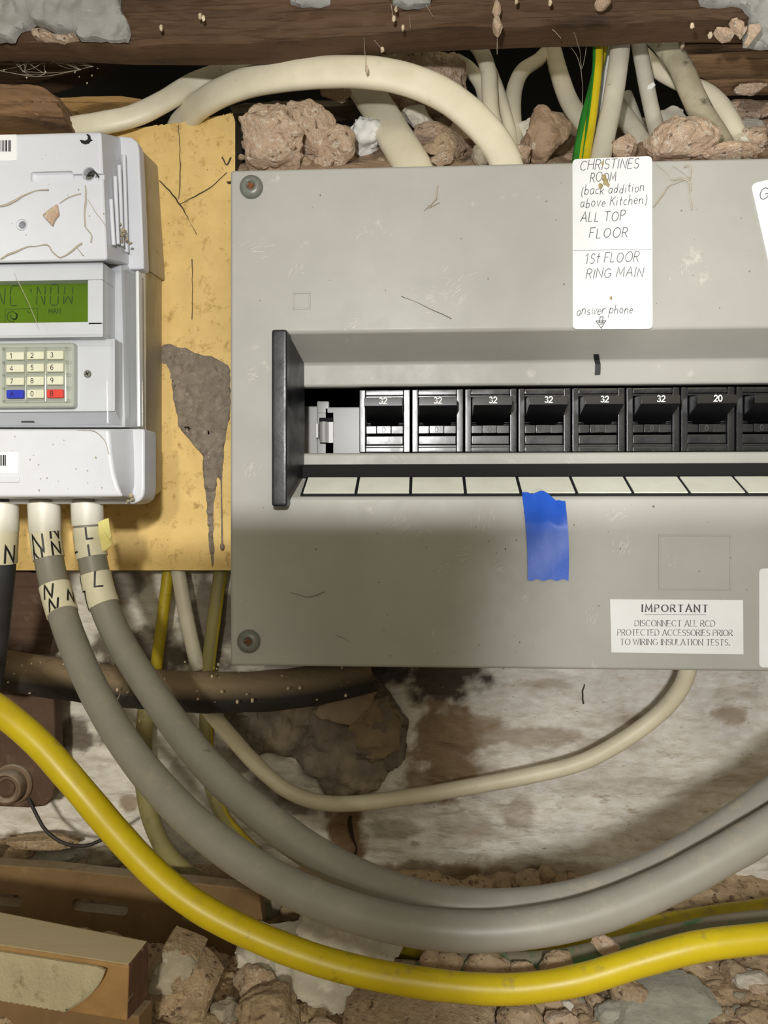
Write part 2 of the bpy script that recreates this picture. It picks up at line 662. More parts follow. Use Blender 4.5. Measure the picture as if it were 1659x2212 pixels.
def slab(name, outline, y, thick, m, label=None, cat=None, group=None, seed=1, parent=None, kind=None, relief=.0012, tilt=0.0, cell=5, rim=.5, front_fn=None, mats=None, frq=1.0):
    """a broken piece whose silhouette is a rough polygon: a gridded front with relief, a back, and sides"""
    pts2 = [(a, b) for a, b in outline]
    rnd = random.Random(seed)
    ed = []
    for i in range(len(pts2)):
        a, b = pts2[i], pts2[(i + 1) % len(pts2)]
        n = max(1, int(math.hypot(b[0] - a[0], b[1] - a[1]) / (cell * 2)))
        for j in range(n):
            t = j / n
            jx = rnd.uniform(-1, 1) * cell * .35 if j else 0
            ed.append((a[0] + (b[0] - a[0]) * t + jx, a[1] + (b[1] - a[1]) * t + rnd.uniform(-1, 1) * cell * .35 * (1 if j else 0)))
    bm = bmesh.new()
    vs = [bm.verts.new((q[0], q[1], 0)) for q in ed]
    bm.faces.new(vs)
    bmesh.ops.triangulate(bm, faces=bm.faces[:])
    xs = [q[0] for q in ed]
    ys = [q[1] for q in ed]
    x = min(xs) + cell * 2
    while x < max(xs):
        g = bm.verts[:] + bm.edges[:] + bm.faces[:]
        bmesh.ops.bisect_plane(bm, geom=g, plane_co=(x, 0, 0), plane_no=(1, 0, 0), dist=1e-4)
        x += cell * 2
    yy = min(ys) + cell * 2
    while yy < max(ys):
        g = bm.verts[:] + bm.edges[:] + bm.faces[:]
        bmesh.ops.bisect_plane(bm, geom=g, plane_co=(0, yy, 0), plane_no=(0, 1, 0), dist=1e-4)
        yy += cell * 2
    bnd = set()
    for e in bm.edges:
        if e.is_boundary:
            bnd.add(e.verts[0])
            bnd.add(e.verts[1])
    top = min(ys)
    bot = max(ys)
    r = bmesh.ops.extrude_face_region(bm, geom=bm.faces[:])
    newv = [e for e in r['geom'] if isinstance(e, bmesh.types.BMVert)]
    ns = set(newv)
    off = Vector((seed * 3.1, seed * 1.7, 0))
    for v in bm.verts:
        a, b = v.co.x, v.co.y
        f = (b - top) / max(1, bot - top)
        yb = y - tilt * f
        if v in ns:          # back
            v.co = P(a, b, yb) + Vector((0, thick, 0))
        else:
            q = P(a, b, yb)
            h = relief * noise.fractal((q * 120 * frq) + off, .8, 2.1, 5) * 1.6
            h += relief * .6 * noise.noise(q * 420 * frq + off)
            if front_fn:
                h += front_fn(a, b)
            if v in bnd:
                h += -relief * rim * 1.5
            q.y -= h
            v.co = q
    bmesh.ops.triangulate(bm, faces=[f for f in bm.faces if len(f.verts) > 4])
    mb = MB()
    mb.bm(bm)
    return mb.build(name, mats or m, parent, smooth=50, label=label, cat=cat, group=group, kind=kind)


# ------------------------------------------------------------------ materials
M = {}
M['panel'] = mat('grey_panel_plastic', 'a2a19b', '9b9a94', 45, .48, spec=.4, bump=.05, bscale=900, bdist=.0002, stain='c9c6ba', stain_scale=75, stain_lo=.64, stain_hi=.78, stain2='8f8b80', s2scale=520, s2lo=.77, s2hi=.80, rvar=.08)
M['panel_body'] = mat('grey_box_plastic', '8d8b84', None, rough=.5)
M['black'] = mat('black_plastic', '15161a', '1d1e22', 90, .34, bump=.12, bscale=700, bdist=.0003, rvar=.08, spec=.5)
M['breaker'] = mat('breaker_black', '131419', '1c1d22', 160, .29, bump=.10, bscale=450, bdist=.0001, rvar=.08, spec=.7, stain='4d4b49', stain_scale=420, stain_lo=.60, stain_hi=.78)
M['toggle'] = mat('toggle_black', '0d0d0f', '131316', 90, .35, bump=.06, bscale=700, bdist=.0002)
M['dark'] = mat('dark_inside', '070707', None, rough=.9)  # near-black colour carries the shade inside openings, slots and recesses
M['white_ink'] = mat('white_ink', 'e6e6e2', None, rough=.6)
M['black_ink'] = mat('black_ink', '111217', None, rough=.5)
M['pencil'] = mat('pen_ink', '444448', '626267', 700, .6)
M['grey_ink'] = mat('print_ink', '4a4a4c', None, rough=.6)
M['paper'] = mat('label_paper', 'dfe1e3', 'd6d8d8', 60, .6, bump=.08, bscale=180, bdist=.0004, stain='b9b5a6', stain_scale=330, stain_lo=.70, stain_hi=.80)
M['tag_paper'] = mat('tag_paper', 'dedfd2', 'd2d2c4', 80, .6, stain='8e8a78', stain_scale=420, stain_lo=.70, stain_hi=.80)
M['grey_slot'] = mat('grey_slot_plastic', '8b8b88', None, rough=.35)
M['steel'] = mat('bright_steel', 'a5a5a2', None, rough=.42, metal=1.0)
M['screw'] = mat('screw_head_grey', '6f716a', '62645d', 300, .35, bump=.1, bscale=900, bdist=.0002)
M['rust'] = mat('rust', '7a4a1c', '3d2410', 900, .8, bump=.4, bscale=1200, bdist=.0003)
M['meter'] = mat('meter_white_plastic', 'cacdd4', 'c3c5cc', 40, .38, bump=.06, bscale=1200, bdist=.0002, stain='96907f', stain_scale=230, stain_lo=.72, stain_hi=.82)
M['meter_back'] = mat('meter_base_plastic', 'b9b3a3', 'a89f8c', 90, .5, bump=.08, bscale=900, bdist=.0002, stain='877b62', stain_scale=180, stain_lo=.6, stain_hi=.8)
M['clear'] = clear_mat('clear_plastic', (.96, .965, .96, 1), .035, .08)
M['lcd'] = mat('lcd_green', '54740f', '4d6b0e', 60, .2, spec=.5)
M['lcd_ink'] = mat('lcd_segments', '2b4415', None, rough=.4)
M['key'] = mat('key_cream', 'd9d8c2', 'd0cfb8', 200, .5)
M['key_blue'] = mat('key_blue', '2434b4', None, rough=.4)
M['key_red'] = mat('key_red', 'd8403a', None, rough=.4)
M['keypad'] = mat('keypad_rubber', 'a9ada4', None, rough=.35)
M['board'] = mat('chipboard', 'e6c680', 'dab974', 120, .75, bump=.15, bscale=1500, bdist=.0002, stain='a58244', stain_scale=260, stain_lo=.55, stain_hi=.75, stain2='6b5430', s2scale=500, s2lo=.74, s2hi=.78)
M['board_edge'] = mat('board_edge_dark', '5d5140', '3a3228', 300, .9)
M['webdust'] = mat('web_dust', '948878', '74695b', 400, .9, bump=.6, bscale=900, bdist=.0008, stain='b9ac9c', stain_scale=700, stain_lo=.6, stain_hi=.72)
M['cream_cable'] = mat('cream_cable', 'e6dec6', 'd8d0b6', 70, .45, bump=.06, bscale=500, bdist=.0003, dust='8d806c', dust_amt=.15, stain='6b6350', stain_scale=260, stain_lo=.66, stain_hi=.76)
M['grey_flex'] = mat('pale_grey_cable', 'c9c4b4', 'b8b2a0', 70, .5, bump=.06, bscale=500, bdist=.0003, stain='5d574a', stain_scale=230, stain_lo=.64, stain_hi=.76)
M['dirty_cable'] = mat('dirty_cable', 'b5ad95', '978e76', 110, .6, bump=.2, bscale=500, bdist=.0004, stain='4d4739', stain_scale=170, stain_lo=.56, stain_hi=.72)
M['tail'] = mat('grey_tail', '8e8b82', '858279', 60, .42, bump=.05, bscale=600, bdist=.0002, dust='a39884', dust_amt=.42, stain='4f4c46', stain_scale=150, stain_lo=.68, stain_hi=.76, spec=.4)
M['tail_dark'] = mat('dark_tail', '3b3c42', '2f3035', 90, .5, dust='7d7467', dust_amt=.3)
M['sleeve'] = mat('white_sleeve', 'dcdad2', 'd2cfc4', 200, .4, stain='8f8875', stain_scale=300, stain_lo=.7, stain_hi=.8)
M['marker'] = mat('marker_tape', 'e3dfc8', 'd9d4ba', 200, .45, bump=.1, bscale=400, bdist=.0003, stain='8d856c', stain_scale=260, stain_lo=.7, stain_hi=.8)
M['yellow_tab'] = mat('yellow_paper', 'e3da8c', 'd8ce7c', 200, .6)
M['yellow'] = mat('yellow_sheath', 'cfba16', 'c0aa12', 60, .38, bump=.08, bscale=400, bdist=.0003, dust='94834a', dust_amt=.42, stain='6a5a1c', stain_scale=130, stain_lo=.64, stain_hi=.76)
M['yellow_dull'] = mat('yellow_sheath_dull', 'b9a51c', 'a08f1c', 80, .5, dust='85765a', dust_amt=.5, stain='5b5020', stain_scale=150, stain_lo=.6, stain_hi=.74)
M['green'] = mat('green_sheath', '2f8a2e', '27762a', 80, .4, stain='2c4a20', stain_scale=180, stain_lo=.66, stain_hi=.78)
M['green_dull'] = mat('green_sheath_dusty', '3f7a44', '356a3c', 80, .55, dust='857b69', dust_amt=.9, dlo=.35, dhi=.85)
M['olive'] = mat('olive_cable', '8a8150', '78714a', 80, .6, stain='555036', stain_scale=170, stain_lo=.6, stain_hi=.75)
M['blue'] = mat('blue_tape', '1f58c6', '1c50b6', 60, .42, bump=.12, bscale=160, bdist=.0008)
M['pipe'] = mat('black_pipe', '23211f', '2c2825', 90, .7, bump=.8, bscale=350, bdist=.0012, dust='8f7d64', dust_amt=1.1, dlo=-.2, dhi=.45)
M['iron'] = mat('rusty_iron', '5d4434', '4a3528', 90, .7, bump=.3, bscale=400, bdist=.0005, stain='7c6a58', stain_scale=120, stain_lo=.55, stain_hi=.75)
M['nut'] = mat('dusty_nut', '7e6a59', '66523f', 160, .75, bump=.3, bscale=500, bdist=.0005, dust='a5978a', dust_amt=.9)
M['beam'] = mat('old_beam', '5f4630', '3d2a18', 55, .8, bump=.9, bscale=70, bdist=.0016, stretch=(.12, 1, 1.6), stain='2b1c10', stain_scale=50, stain_lo=.52, stain_hi=.62)
M['lath'] = mat('old_lath', '8a6c4c', '5d452d', 90, .85, bump=.9, bscale=110, bdist=.0014, stretch=(.15, 1, 1.5), stain='37271a', stain_scale=90, stain_lo=.56, stain_hi=.66)
M['fresh_wood'] = mat('split_wood', 'b8935a', '8f6c3c', 90, .8, bump=.8, bscale=110, bdist=.0012, stretch=(.12, 1, 1.5))
M['void'] = mat('void_shade_dark', '120e0a', '0b0806', 40, .95)  # near-black puts the deep shade of the hole into the colour
M['floor'] = mat('dirt_floor', 'cdb594', 'b0967a', 120, .95, bump=.6, bscale=420, bdist=.0016, stain='a8917a', stain_scale=500, stain_lo=.56, stain_hi=.66, stain2='4a3b2c', s2scale=260, s2lo=.62, s2hi=.72)
M['wall'] = mat('lime_wall', 'ffffff', 'e9e5de', 300, .85, bump=.8, bscale=260, bdist=.0016, attr='tone', stretch=(.6, 1, 1.5), stain='a8967f', stain_scale=190, stain_lo=.60, stain_hi=.74, stain2='7d6d5a', s2scale=420, s2lo=.70, s2hi=.76)
M['mortar'] = mat('brown_mortar', '80766a', '675c4e', 90, .92, bump=.8, bscale=260, bdist=.0014, stain='8f816c', stain_scale=60, stain_lo=.52, stain_hi=.64)
M['soot_mortar'] = mat('dark_mortar', '5b5047', '453b33', 140, .95, bump=.8, bscale=260, bdist=.0014, stain='85776a', stain_scale=260, stain_lo=.62, stain_hi=.72)
M['flake'] = mat('mortar_flake', '948470', '7f6e58', 90, .92, bump=.5, bscale=260, bdist=.001)
M['crack'] = mat('crack_dark', '2a1d12', None, rough=.95)
M['ochre'] = mat('ochre_patch', '8c7b62', '786850', 120, .92, bump=.4, bscale=300, bdist=.001)
M['bank'] = mat('rubble_bed', 'b59b80', '957b62', 130, .95, bump=.9, bscale=330, bdist=.002, stain='5a4838', stain_scale=90, stain_lo=.55, stain_hi=.7, stain2='c8bcae', s2scale=220, s2lo=.66, s2hi=.72)
M['pink'] = mat('pink_plaster', 'dcc3a8', 'c3a387', 230, .92, bump=1.0, bscale=520, bdist=.0022, stain='e6d6c2', stain_scale=480, stain_lo=.52, stain_hi=.62, stain2='78604c', s2scale=420, s2lo=.61, s2hi=.69)
M['tan'] = mat('tan_stone', 'c6ae8e', 'a98f70', 190, .92, bump=1.0, bscale=480, bdist=.0020, stain='cdb99c', stain_scale=420, stain_lo=.53, stain_hi=.64, stain2='675340', s2scale=380, s2lo=.61, s2hi=.70)
M['greystone'] = mat('grey_stone', 'a59b88', '8d8473', 130, .9, bump=.7, bscale=380, bdist=.0012, stain='b3aea2', stain_scale=210, stain_lo=.58, stain_hi=.7)
M['slate'] = mat('slate_stone', 'aaa89c', '949186', 130, .88, bump=.6, bscale=300, bdist=.001, stretch=(1, 1, 2.5), stain='a3a094', stain_scale=210, stain_lo=.58, stain_hi=.7)
M['white_plaster'] = mat('white_plaster', 'cfc9bb', 'bfb8a8', 110, .85, bump=.6, bscale=260, bdist=.0014, stain='e2ded2', stain_scale=140, stain_lo=.55, stain_hi=.7)
M['foam'] = mat('white_foam', 'e6e6e2', 'dadad5', 200, .8, bump=.3, bscale=300, bdist=.0008)
M['peel'] = mat('grey_peeling_plaster', '9a9a96', '8a8985', 70, .75, bump=.7, bscale=60, bdist=.002, stretch=(.5, 1, 1.4), stain='bdbcb6', stain_scale=90, stain_lo=.58, stain_hi=.68)
M['varnish'] = mat('brown_varnish', '7d6444', '6b5438', 70, .5, bump=.2, bscale=300, bdist=.0006, dust='8d7c62', dust_amt=.9, stain='8c7757', stain_scale=110, stain_lo=.6, stain_hi=.8)
M['timber'] = mat('batten_wood', '9a8260', '826a48', 60, .75, bump=.3, bscale=120, bdist=.0006, stretch=(.2, 1, 1), dust='b8aa8c', dust_amt=1.2)
M['timber_end'] = mat('batten_end', '5f4231', '4c3223', 160, .85, bump=.6, bscale=260, bdist=.001, stain='8a7458', stain_scale=260, stain_lo=.6, stain_hi=.72)
M['timber_raw'] = mat('batten_raw', '9c7a4c', '84643c', 80, .7, bump=.3, bscale=200, bdist=.0006)
M['webbing'] = mat('woven_strip', 'b8ae90', 'a89d80', 80, .9, bump=.9, bscale=900, bdist=.0006, stain='7d7050', stain_scale=120, stain_lo=.58, stain_hi=.72)
M['web'] = mat('cobweb_fibre', 'a89f8e', None, rough=.9)
M['webdark'] = mat('dark_fibre', '4a4338', None, rough=.9)
M['wire'] = mat('thin_black_wire', '2e2a27', None, rough=.6)
M['crumb'] = mat('pale_crumb', 'd9c9ae', 'c2ae90', 900, .9)

# ------------------------------------------------------------------ the setting
WY = 0.07                       # face of the back wall
ROOF = 0.262                    # height at which the solid wall stops and the ragged hole begins


def wx(px, y=WY):
    return P(px, 1106, y).x


TONES = [  # px, py, rx, ry, colour, strength: dirt, old paint and one painted shadow on the wall
    (960, 1610, 75, 120, '8c7458', .95), (930, 1700, 50, 50, '8a7459', .8), (1120, 1590, 150, 22, '9a8468', .6), (1010, 1560, 70, 22, 'a08a70', .7),
    (1300, 1610, 90, 14, 'a8957c', .4), (1580, 1542, 40, 18, '9a7f5e', .65), (1330, 1700, 150, 20, 'b5a48e', .25), (1200, 1480, 60, 12, 'a59682', .5),
    (745, 1815, 42, 95, '7d6040', .95), (900, 1900, 260, 40, '7b6549', .8), (1150, 1920, 220, 34, '7a644a', .9), (1450, 1960, 260, 40, '806b52', .9),
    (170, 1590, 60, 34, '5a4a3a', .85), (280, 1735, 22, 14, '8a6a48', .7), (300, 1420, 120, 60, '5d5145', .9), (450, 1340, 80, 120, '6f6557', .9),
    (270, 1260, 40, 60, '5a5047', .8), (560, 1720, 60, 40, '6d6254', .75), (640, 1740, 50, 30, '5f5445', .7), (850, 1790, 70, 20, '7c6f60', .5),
    (500, 1640, 60, 40, '7b7062', .7), (400, 1650, 40, 90, '8f867a', .5), (1000, 1800, 90, 40, 'b3a896', .5), (1180, 1880, 130, 24, '9d8a70', .6),
    (1120, 1760, 40, 40, '97856c', .5), (60, 1840, 130, 40, '8a775f', .9), (240, 1840, 180, 30, '8f8373', .6), (950, 1455, 105, 62, '4d433b', .97), (800, 1440, 90, 40, '2f2620', .9), (1500, 1690, 150, 9, 'a79a88', .3),  # darkest brown blob paints the shadow in the gap under the fuse box
]
TW = [(P(a, b, WY), rx * K(WY), ry * K(WY), lin(c), s) for a, b, rx, ry, c, s in TONES]


def wall_tone(p):
    col = Vector(lin('f0ede8')[:3])
    n1 = noise.fractal(Vector((p.x * 45, 0, p.z * 80)), .8, 2.1, 5)
    n2 = noise.fractal(Vector((p.x * 25, p.y, p.z * 90)) + Vector((7, 3, 1)), .8, 2.0, 5)
    col = col * (1 + .10 * n1)
    k = max(0, min(.75, (n2 - .30) * .9))
    col = col.lerp(Vector(lin('a4927b')[:3]), k)
    for c, rx, ry, cc, s in TW:
        d = math.hypot((p.x - c.x) / rx, (p.z - c.z) / ry)
        d += .55 * noise.fractal(p * 95 + c * 30, .8, 2.1, 5)
        f = max(0.0, min(1.0, (1.12 - d) / .38)) * s
        if f > 0:
            col = col.lerp(Vector(cc[:3]), f)
    return (col.x, col.y, col.z, 1)


def relief_wall():
    x0, x1, z0, z1 = -.30, .30, -.004, ROOF
    nx, nz = 600, 290
    me = MB()
    vs = []
    for j in range(nz + 1):
        for i in range(nx + 1):
            x = x0 + (x1 - x0) * i / nx
            z = z0 + (z1 - z0) * j / nz
            p = Vector((x, 0, z))
            h = .0022 * noise.fractal(p * 32, .9, 2.1, 5) + .0012 * noise.fractal(Vector((x * 60, 3, z * 190)), .9, 2.1, 4)
            vs.append((x, WY - h, z))
    fs = [(j * (nx + 1) + i, j * (nx + 1) + i + 1, (j + 1) * (nx + 1) + i + 1, (j + 1) * (nx + 1) + i) for j in range(nz) for i in range(nx)]
    me.add(vs, fs)
    # thickness behind the relief
    me.box((x0, WY + .008, z0), (x1, WY + .05, z1))
    o = me.build('wall_back', M['wall'], smooth=180, kind='structure', origin=(0, 0, 0))
    ca = o.data.color_attributes.new('tone', 'FLOAT_COLOR', 'POINT')
    for v in o.data.vertices:
        ca.data[v.index].color = wall_tone(Vector((v.co.x, 0, v.co.z)))
    return o


wall = relief_wall()

# broken mortar and dark patch where the paint has fallen away, a crack below it
slab('trim_1', [(478, 1530), (600, 1512), (700, 1512), (745, 1470), (800, 1455), (840, 1500), (882, 1560), (876, 1640), (838, 1675), (815, 1712), (770, 1722), (700, 1722), (686, 1694), (655, 1664), (625, 1640), (570, 1632), (500, 1640)],
     WY - .006, .012, M['mortar'], kind='structure', seed=5, relief=.0026)
slab('mortar_flake', [(676, 1538), (715, 1508), (760, 1498), (815, 1494), (800, 1530), (760, 1566), (722, 1560), (690, 1556)], WY - .0095, .004, M['flake'], 'loose curled mortar flake on the brown bare patch of wall', 'mortar', seed=9, relief=.001)
slab('trim_2', [(762, 1500), (838, 1512), (868, 1560), (862, 1622), (830, 1640), (800, 1655), (772, 1620), (742, 1590), (760, 1560)], WY - .0075, .004, M['ochre'], kind='structure', seed=19, relief=.0016)
mb = MB()
cp = Path([P(a, b, WY - .0018) for a, b in [(757, 1764), (756, 1778), (759, 1795), (763, 1812), (770, 1830), (768, 1844), (760, 1854), (757, 1872)]], n=6)
tube(mb, cp, .0009, rs=.0006, n=8, step=.0008, wob=.9)
mb.build('trim_3', M['crack'], smooth=0, kind='structure')


# floor of dirt and grit
def ground(x, y):
    p = Vector((x * 1.0, y, 0))
    h = .0035 * noise.fractal(p * 30 + Vector((4, 4, 4)), .9, 2.1, 5) + .0012 * noise.fractal(p * 160, .9, 2.1, 4)
    h += .0004 * noise.noise(p * 330) + .0005 * noise.noise(p * 620)
    h += .008 * max(0, min(1, (y - .02) / .05))
    return h


mb = MB()
nx, ny = 540, 210
gx0, gx1, gy0, gy1 = -.30, .30, -.14, .085
vs = [(gx0 + (gx1 - gx0) * i / nx, gy0 + (gy1 - gy0) * j / ny, ground(gx0 + (gx1 - gx0) * i / nx, gy0 + (gy1 - gy0) * j / ny)) for j in range(ny + 1) for i in range(nx + 1)]
mb.add(vs, [(j * (nx + 1) + i, j * (nx + 1) + i + 1, (j + 1) * (nx + 1) + i + 1, (j + 1) * (nx + 1) + i) for j in range(ny) for i in range(nx)])
mb.build('floor', M['floor'], smooth=180, kind='structure', origin=(0, 0, 0))


# ragged bed of rubble inside the wall hole on which the loose lumps lie
def bank(x, y):
    p = Vector((x, y, 0))
    t = max(0, min(1, (y - .016) / .085))
    h = ROOF + .003 + .064 * t ** .85
    h += .0045 * noise.fractal(p * 28 + Vector((1, 9, 2)), .9, 2.1, 5) + .0015 * noise.fractal(p * 120, .9, 2.1, 4)
    return h


mb = MB()
nx, ny = 260, 70
bx0, bx1, by0, by1 = wx(516, .03), .30, .012, .150
vs = [(bx0 + (bx1 - bx0) * i / nx, by0 + (by1 - by0) * j / ny, bank(bx0 + (bx1 - bx0) * i / nx, by0 + (by1 - by0) * j / ny)) for j in range(ny + 1) for i in range(nx + 1)]
mb.add(vs, [(j * (nx + 1) + i, j * (nx + 1) + i + 1, (j + 1) * (nx + 1) + i + 1, (j + 1) * (nx + 1) + i) for j in range(ny) for i in range(nx)])
mb.build('wall_ledge', M['bank'], smooth=180, kind='structure', origin=(0, 0, 0))

# dark cavity behind the hole
mb = MB()
mb.box((-.5, .36, .0), (.5, .38, .75))
mb.build('wall_cavity', M['void'], smooth=0, kind='structure')
mb = MB()
mb.box((-.5, .07, .55), (.5, .38, .57))
mb.build('ceiling', M['void'], smooth=0, kind='structure')


# ------------------------------------------------------------------ consumer unit
pz = lambda py, y=0.0: P(917, py, y).z
XL = P(497, 900, 0).x
XR = .24
ZT, ZB = pz(357), pz(1443)
D = .016
Z4, Z4i, Z3 = pz(715), pz(783, D), pz(834, D)
Z2, Z1i, Z1 = pz(978, D), pz(1027, D), pz(1076)
XT = P(612, 900, 0).x
XO = P(659, 900, D).x
unit = empty('consumer_unit', (XL, .02, ZB), 'wide grey plastic fuse box with a row of black breakers and a black end piece', 'fuse box')
bm = bmesh.new()
xs = [XL, XT, XR]


def ln(y, z, x0=None):
    return [bm.verts.new((x, y, z)) for x in (XL, XT, XR)]


r0, r1, r4, r5 = ln(0, ZB), ln(0, Z1), ln(0, Z4), ln(0, ZT)
for a, b in ((r0, r1), (r4, r5)):
    for i in range(2):
        bm.faces.new((a[i], a[i + 1], b[i + 1], b[i]))
bm.faces.new((r1[0], r1[1], r4[1], r4[0]))
i1 = [bm.verts.new((x, D, Z1i)) for x in (XO - .004, XR)]
i2 = [bm.verts.new((x, D, Z2)) for x in (XO - .004, XR)]
i3 = [bm.verts.new((x, D, Z3)) for x in (XO - .004, XR)]
i4 = [bm.verts.new((x, D, Z4i)) for x in (XO - .004, XR)]
l2 = [bm.verts.new((x, D + .003, Z2)) for x in (XO - .004, XR)]
l3 = [bm.verts.new((x, D + .003, Z3)) for x in (XO - .004, XR)]
bm.faces.new((r1[1], r1[2], i1[1], i1[0]))
bm.faces.new((i1[0], i1[1], i2[1], i2[0]))
bm.faces.new((i2[0], i2[1], l2[1], l2[0]))
bm.faces.new((l3[0], l3[1], i3[1], i3[0]))
bm.faces.new((i3[0], i3[1], i4[1], i4[0]))
bm.faces.new((i4[0], i4[1], r4[2], r4[1]))
bm.faces.new((r1[1], i1[0], i2[0], i3[0], i4[0], r4[1]))
bk = [bm.verts.new(p) for p in ((XL, .016, ZB), (XR, .016, ZB), (XR, .016, ZT), (XL, .016, ZT))]
bm.faces.new((r0[0], r0[1], r0[2], bk[1], bk[0]))
bm.faces.new((r5[0], r5[1], r5[2], bk[2], bk[3]))
bm.faces.new((r0[0], r1[0], r4[0], r5[0], bk[3], bk[0]))
bmesh.ops.recalc_face_normals(bm, faces=bm.faces[:])
es = [e for e in bm.edges if len(e.link_faces) == 2 and e.calc_face_angle() > .3]
bmesh.ops.bevel(bm, geom=es, offset=.0011, segments=4, affect='EDGES', profile=.5, clamp_overlap=True)
mb = MB()
mb.bm(bm)
mb.hard = True
mb.build('cover', M['panel'], unit, smooth=40)
mb = MB()
mb.box((XL + .003, .014, ZB + .003), (XR - .002, .0155, Z2 - .004))
mb.box((XL + .003, .060, ZB + .003), (XR - .002, .0655, ZT - .004))
mb.box((XL + .003, .0155, ZT - .007), (XR - .002, .0655, ZT - .004))
mb.box((XL + .003, .0155, ZB + .003), (XR - .002, .0655, ZB + .006))
mb.box((XL + .003, .0155, ZB + .003), (XL + .006, .0655, ZT - .004))
mb.build('back_box', M['dark'], unit, smooth=0, label='dark inside of the box')

# black end piece at the left of the breaker opening
mb = MB()
a = P(586, 711, -.006)
b = P(620, 1094, -.006)
mb.box((a.x, -.006, b.z), (b.x, .0015, a.z), bevel=.0011, seg=3)
mb.build('end_cap', M['black'], unit)
mb = MB()
Q = lambda px, py, y: P(px, py, y)
pts = [Q(620, 716, -.0052), Q(620, 1089, -.0052), Q(658.5, 786, D + .0008), Q(658.5, 1027, D + .0008), Q(634, 742, .004), Q(634, 1062, .003)]
xin = P(600, 900, 0).x
mb.hull(pts + [Vector((xin, p.y, p.z)) for p in pts], bevel=.0003, seg=1)
mb.build('end_cheek', M['black'], unit)

# cover screws
for (sx, sy, rt) in ((543.5, 405, .3), (538, 1385, .1)):
    c = P(sx, sy, 0)
    mb = MB()
    R_ = 25.5 * K(0)
    mb.lathe(c, -Y, [(R_, 0), (R_, .0006), (R_ * .95, .0011), (R_ * .78, .0017), (R_ * .5, .0022), (R_ * .42, .0021), (R_ * .36, .0016), (R_ * .2, .0012), (.00001, .0012)], n=40)
    s_ = mb.build('cover_screw', M['screw'], unit, smooth=50)
    mb = MB()
    for k in range(2):
        an = rt + k * pi / 2
        u, v = X * cos(an) + Z * sin(an), X * -sin(an) + Z * cos(an)
        cc = c - Y * .0016
        w1, l1 = R_ * .10, R_ * .33
        mb.prism([cc - u * l1 - v * w1, cc + u * l1 - v * w1, cc + u * l1 + v * w1, cc - u * l1 + v * w1], [q + Y * .0008 for q in (cc - u * l1 - v * w1, cc + u * l1 - v * w1, cc + u * l1 + v * w1, cc - u * l1 + v * w1)])
    mb.lathe(c - Y * .0012, -Y, [(R_ * .2, 0), (R_ * .2, .0005), (R_ * .1, .0006), (.00001, .0006)], n=16)
    mb.build('cross_recess', M['rust'], s_, smooth=30, label='rusty cross recess')


def outline(px0, py0, px1, py1, wd):
    a, b = P(px0, py0, 0), P(px1, py1, 0)
    mb = MB()
    for (u0, v0, u1, v1) in ((a.x, a.z, b.x, a.z - wd), (a.x, b.z + wd, b.x, b.z), (a.x, a.z - wd, a.x + wd, b.z + wd), (b.x - wd, a.z - wd, b.x, b.z + wd)):
        mb.box((min(u0, u1), -.00022, min(v0, v1)), (max(u0, u1), .0004, max(v0, v1)), bevel=.0001, seg=1)
    return mb


outline(633, 631, 671, 668, .0006).build('knockout_outline', M['panel'], unit)
outline(1422, 1155, 1579, 1276, .0005).build('knockout_outline', M['panel'], unit)

# pen stroke on the upper band of the trough
mb = MB()
c = P(1288, 762, .0118)
pth = [P(1287, 764, .0126), P(1289, 778, .0148), P(1291, 787, .0155), P(1291, 800, .0157), P(1290, 810, .0157)]
for i in range(len(pth) - 1):
    a, b = pth[i], pth[i + 1]
    w = .0009
    mb.add([a - X * w - Y * .0003, a + X * w - Y * .0003, b + X * w - Y * .0003, b - X * w - Y * .0003], [(0, 1, 2, 3)])
mb.build('pen_mark', M['black_ink'], unit, smooth=0)

# pale scuff marks rubbed into the plastic
rs_ = random.Random(31)
mb = MB()
for cx, cy, n_, sp, ang, ln_ in ((865, 1138, 34, 22, 40, 16), (905, 1150, 10, 10, 60, 10), (1040, 1135, 22, 26, 70, 14), (1345, 1182, 26, 16, 65, 16), (1330, 1110, 14, 18, 50, 14), (545, 815, 14, 14, 30, 18), (540, 1010, 12, 16, 80, 16),
                                 (560, 545, 16, 26, 20, 22), (640, 585, 10, 20, 25, 14), (1000, 1205, 10, 18, 20, 26), (960, 1225, 8, 14, 30, 16), (1075, 1230, 10, 14, 15, 22), (1135, 1290, 8, 10, 50, 14), (1280, 1330, 14, 18, 70, 12), (790, 505, 10, 18, 50, 14),
                                 (990, 620, 16, 40, 30, 20), (930, 640, 14, 34, 10, 18), (1470, 590, 12, 40, 60, 10), (760, 700, 14, 20, 40, 12), (1450, 1210, 8, 14, 60, 12), (640, 880, 8, 16, 80, 14)):
    for _ in range(n_):
        x_, y_ = cx + rs_.gauss(0, sp * .5), cy + rs_.gauss(0, sp * .5)
        if 712 < y_ < 1082 and x_ > 575:
            continue
        a_ = radians(ang + rs_.gauss(0, 22))
        l_ = ln_ * rs_.uniform(.3, 1) * .5
        p0, p1 = P(x_ - l_ * cos(a_), y_ + l_ * sin(a_), 0), P(x_ + l_ * cos(a_), y_ - l_ * sin(a_), 0)
        pen(mb, [(p0.x, p0.z), (p1.x, p1.z)], lambda x, z, h_=rs_.uniform(.00004, .00012): Vector((x, -h_, z)), rs_.uniform(.00007, .00022))
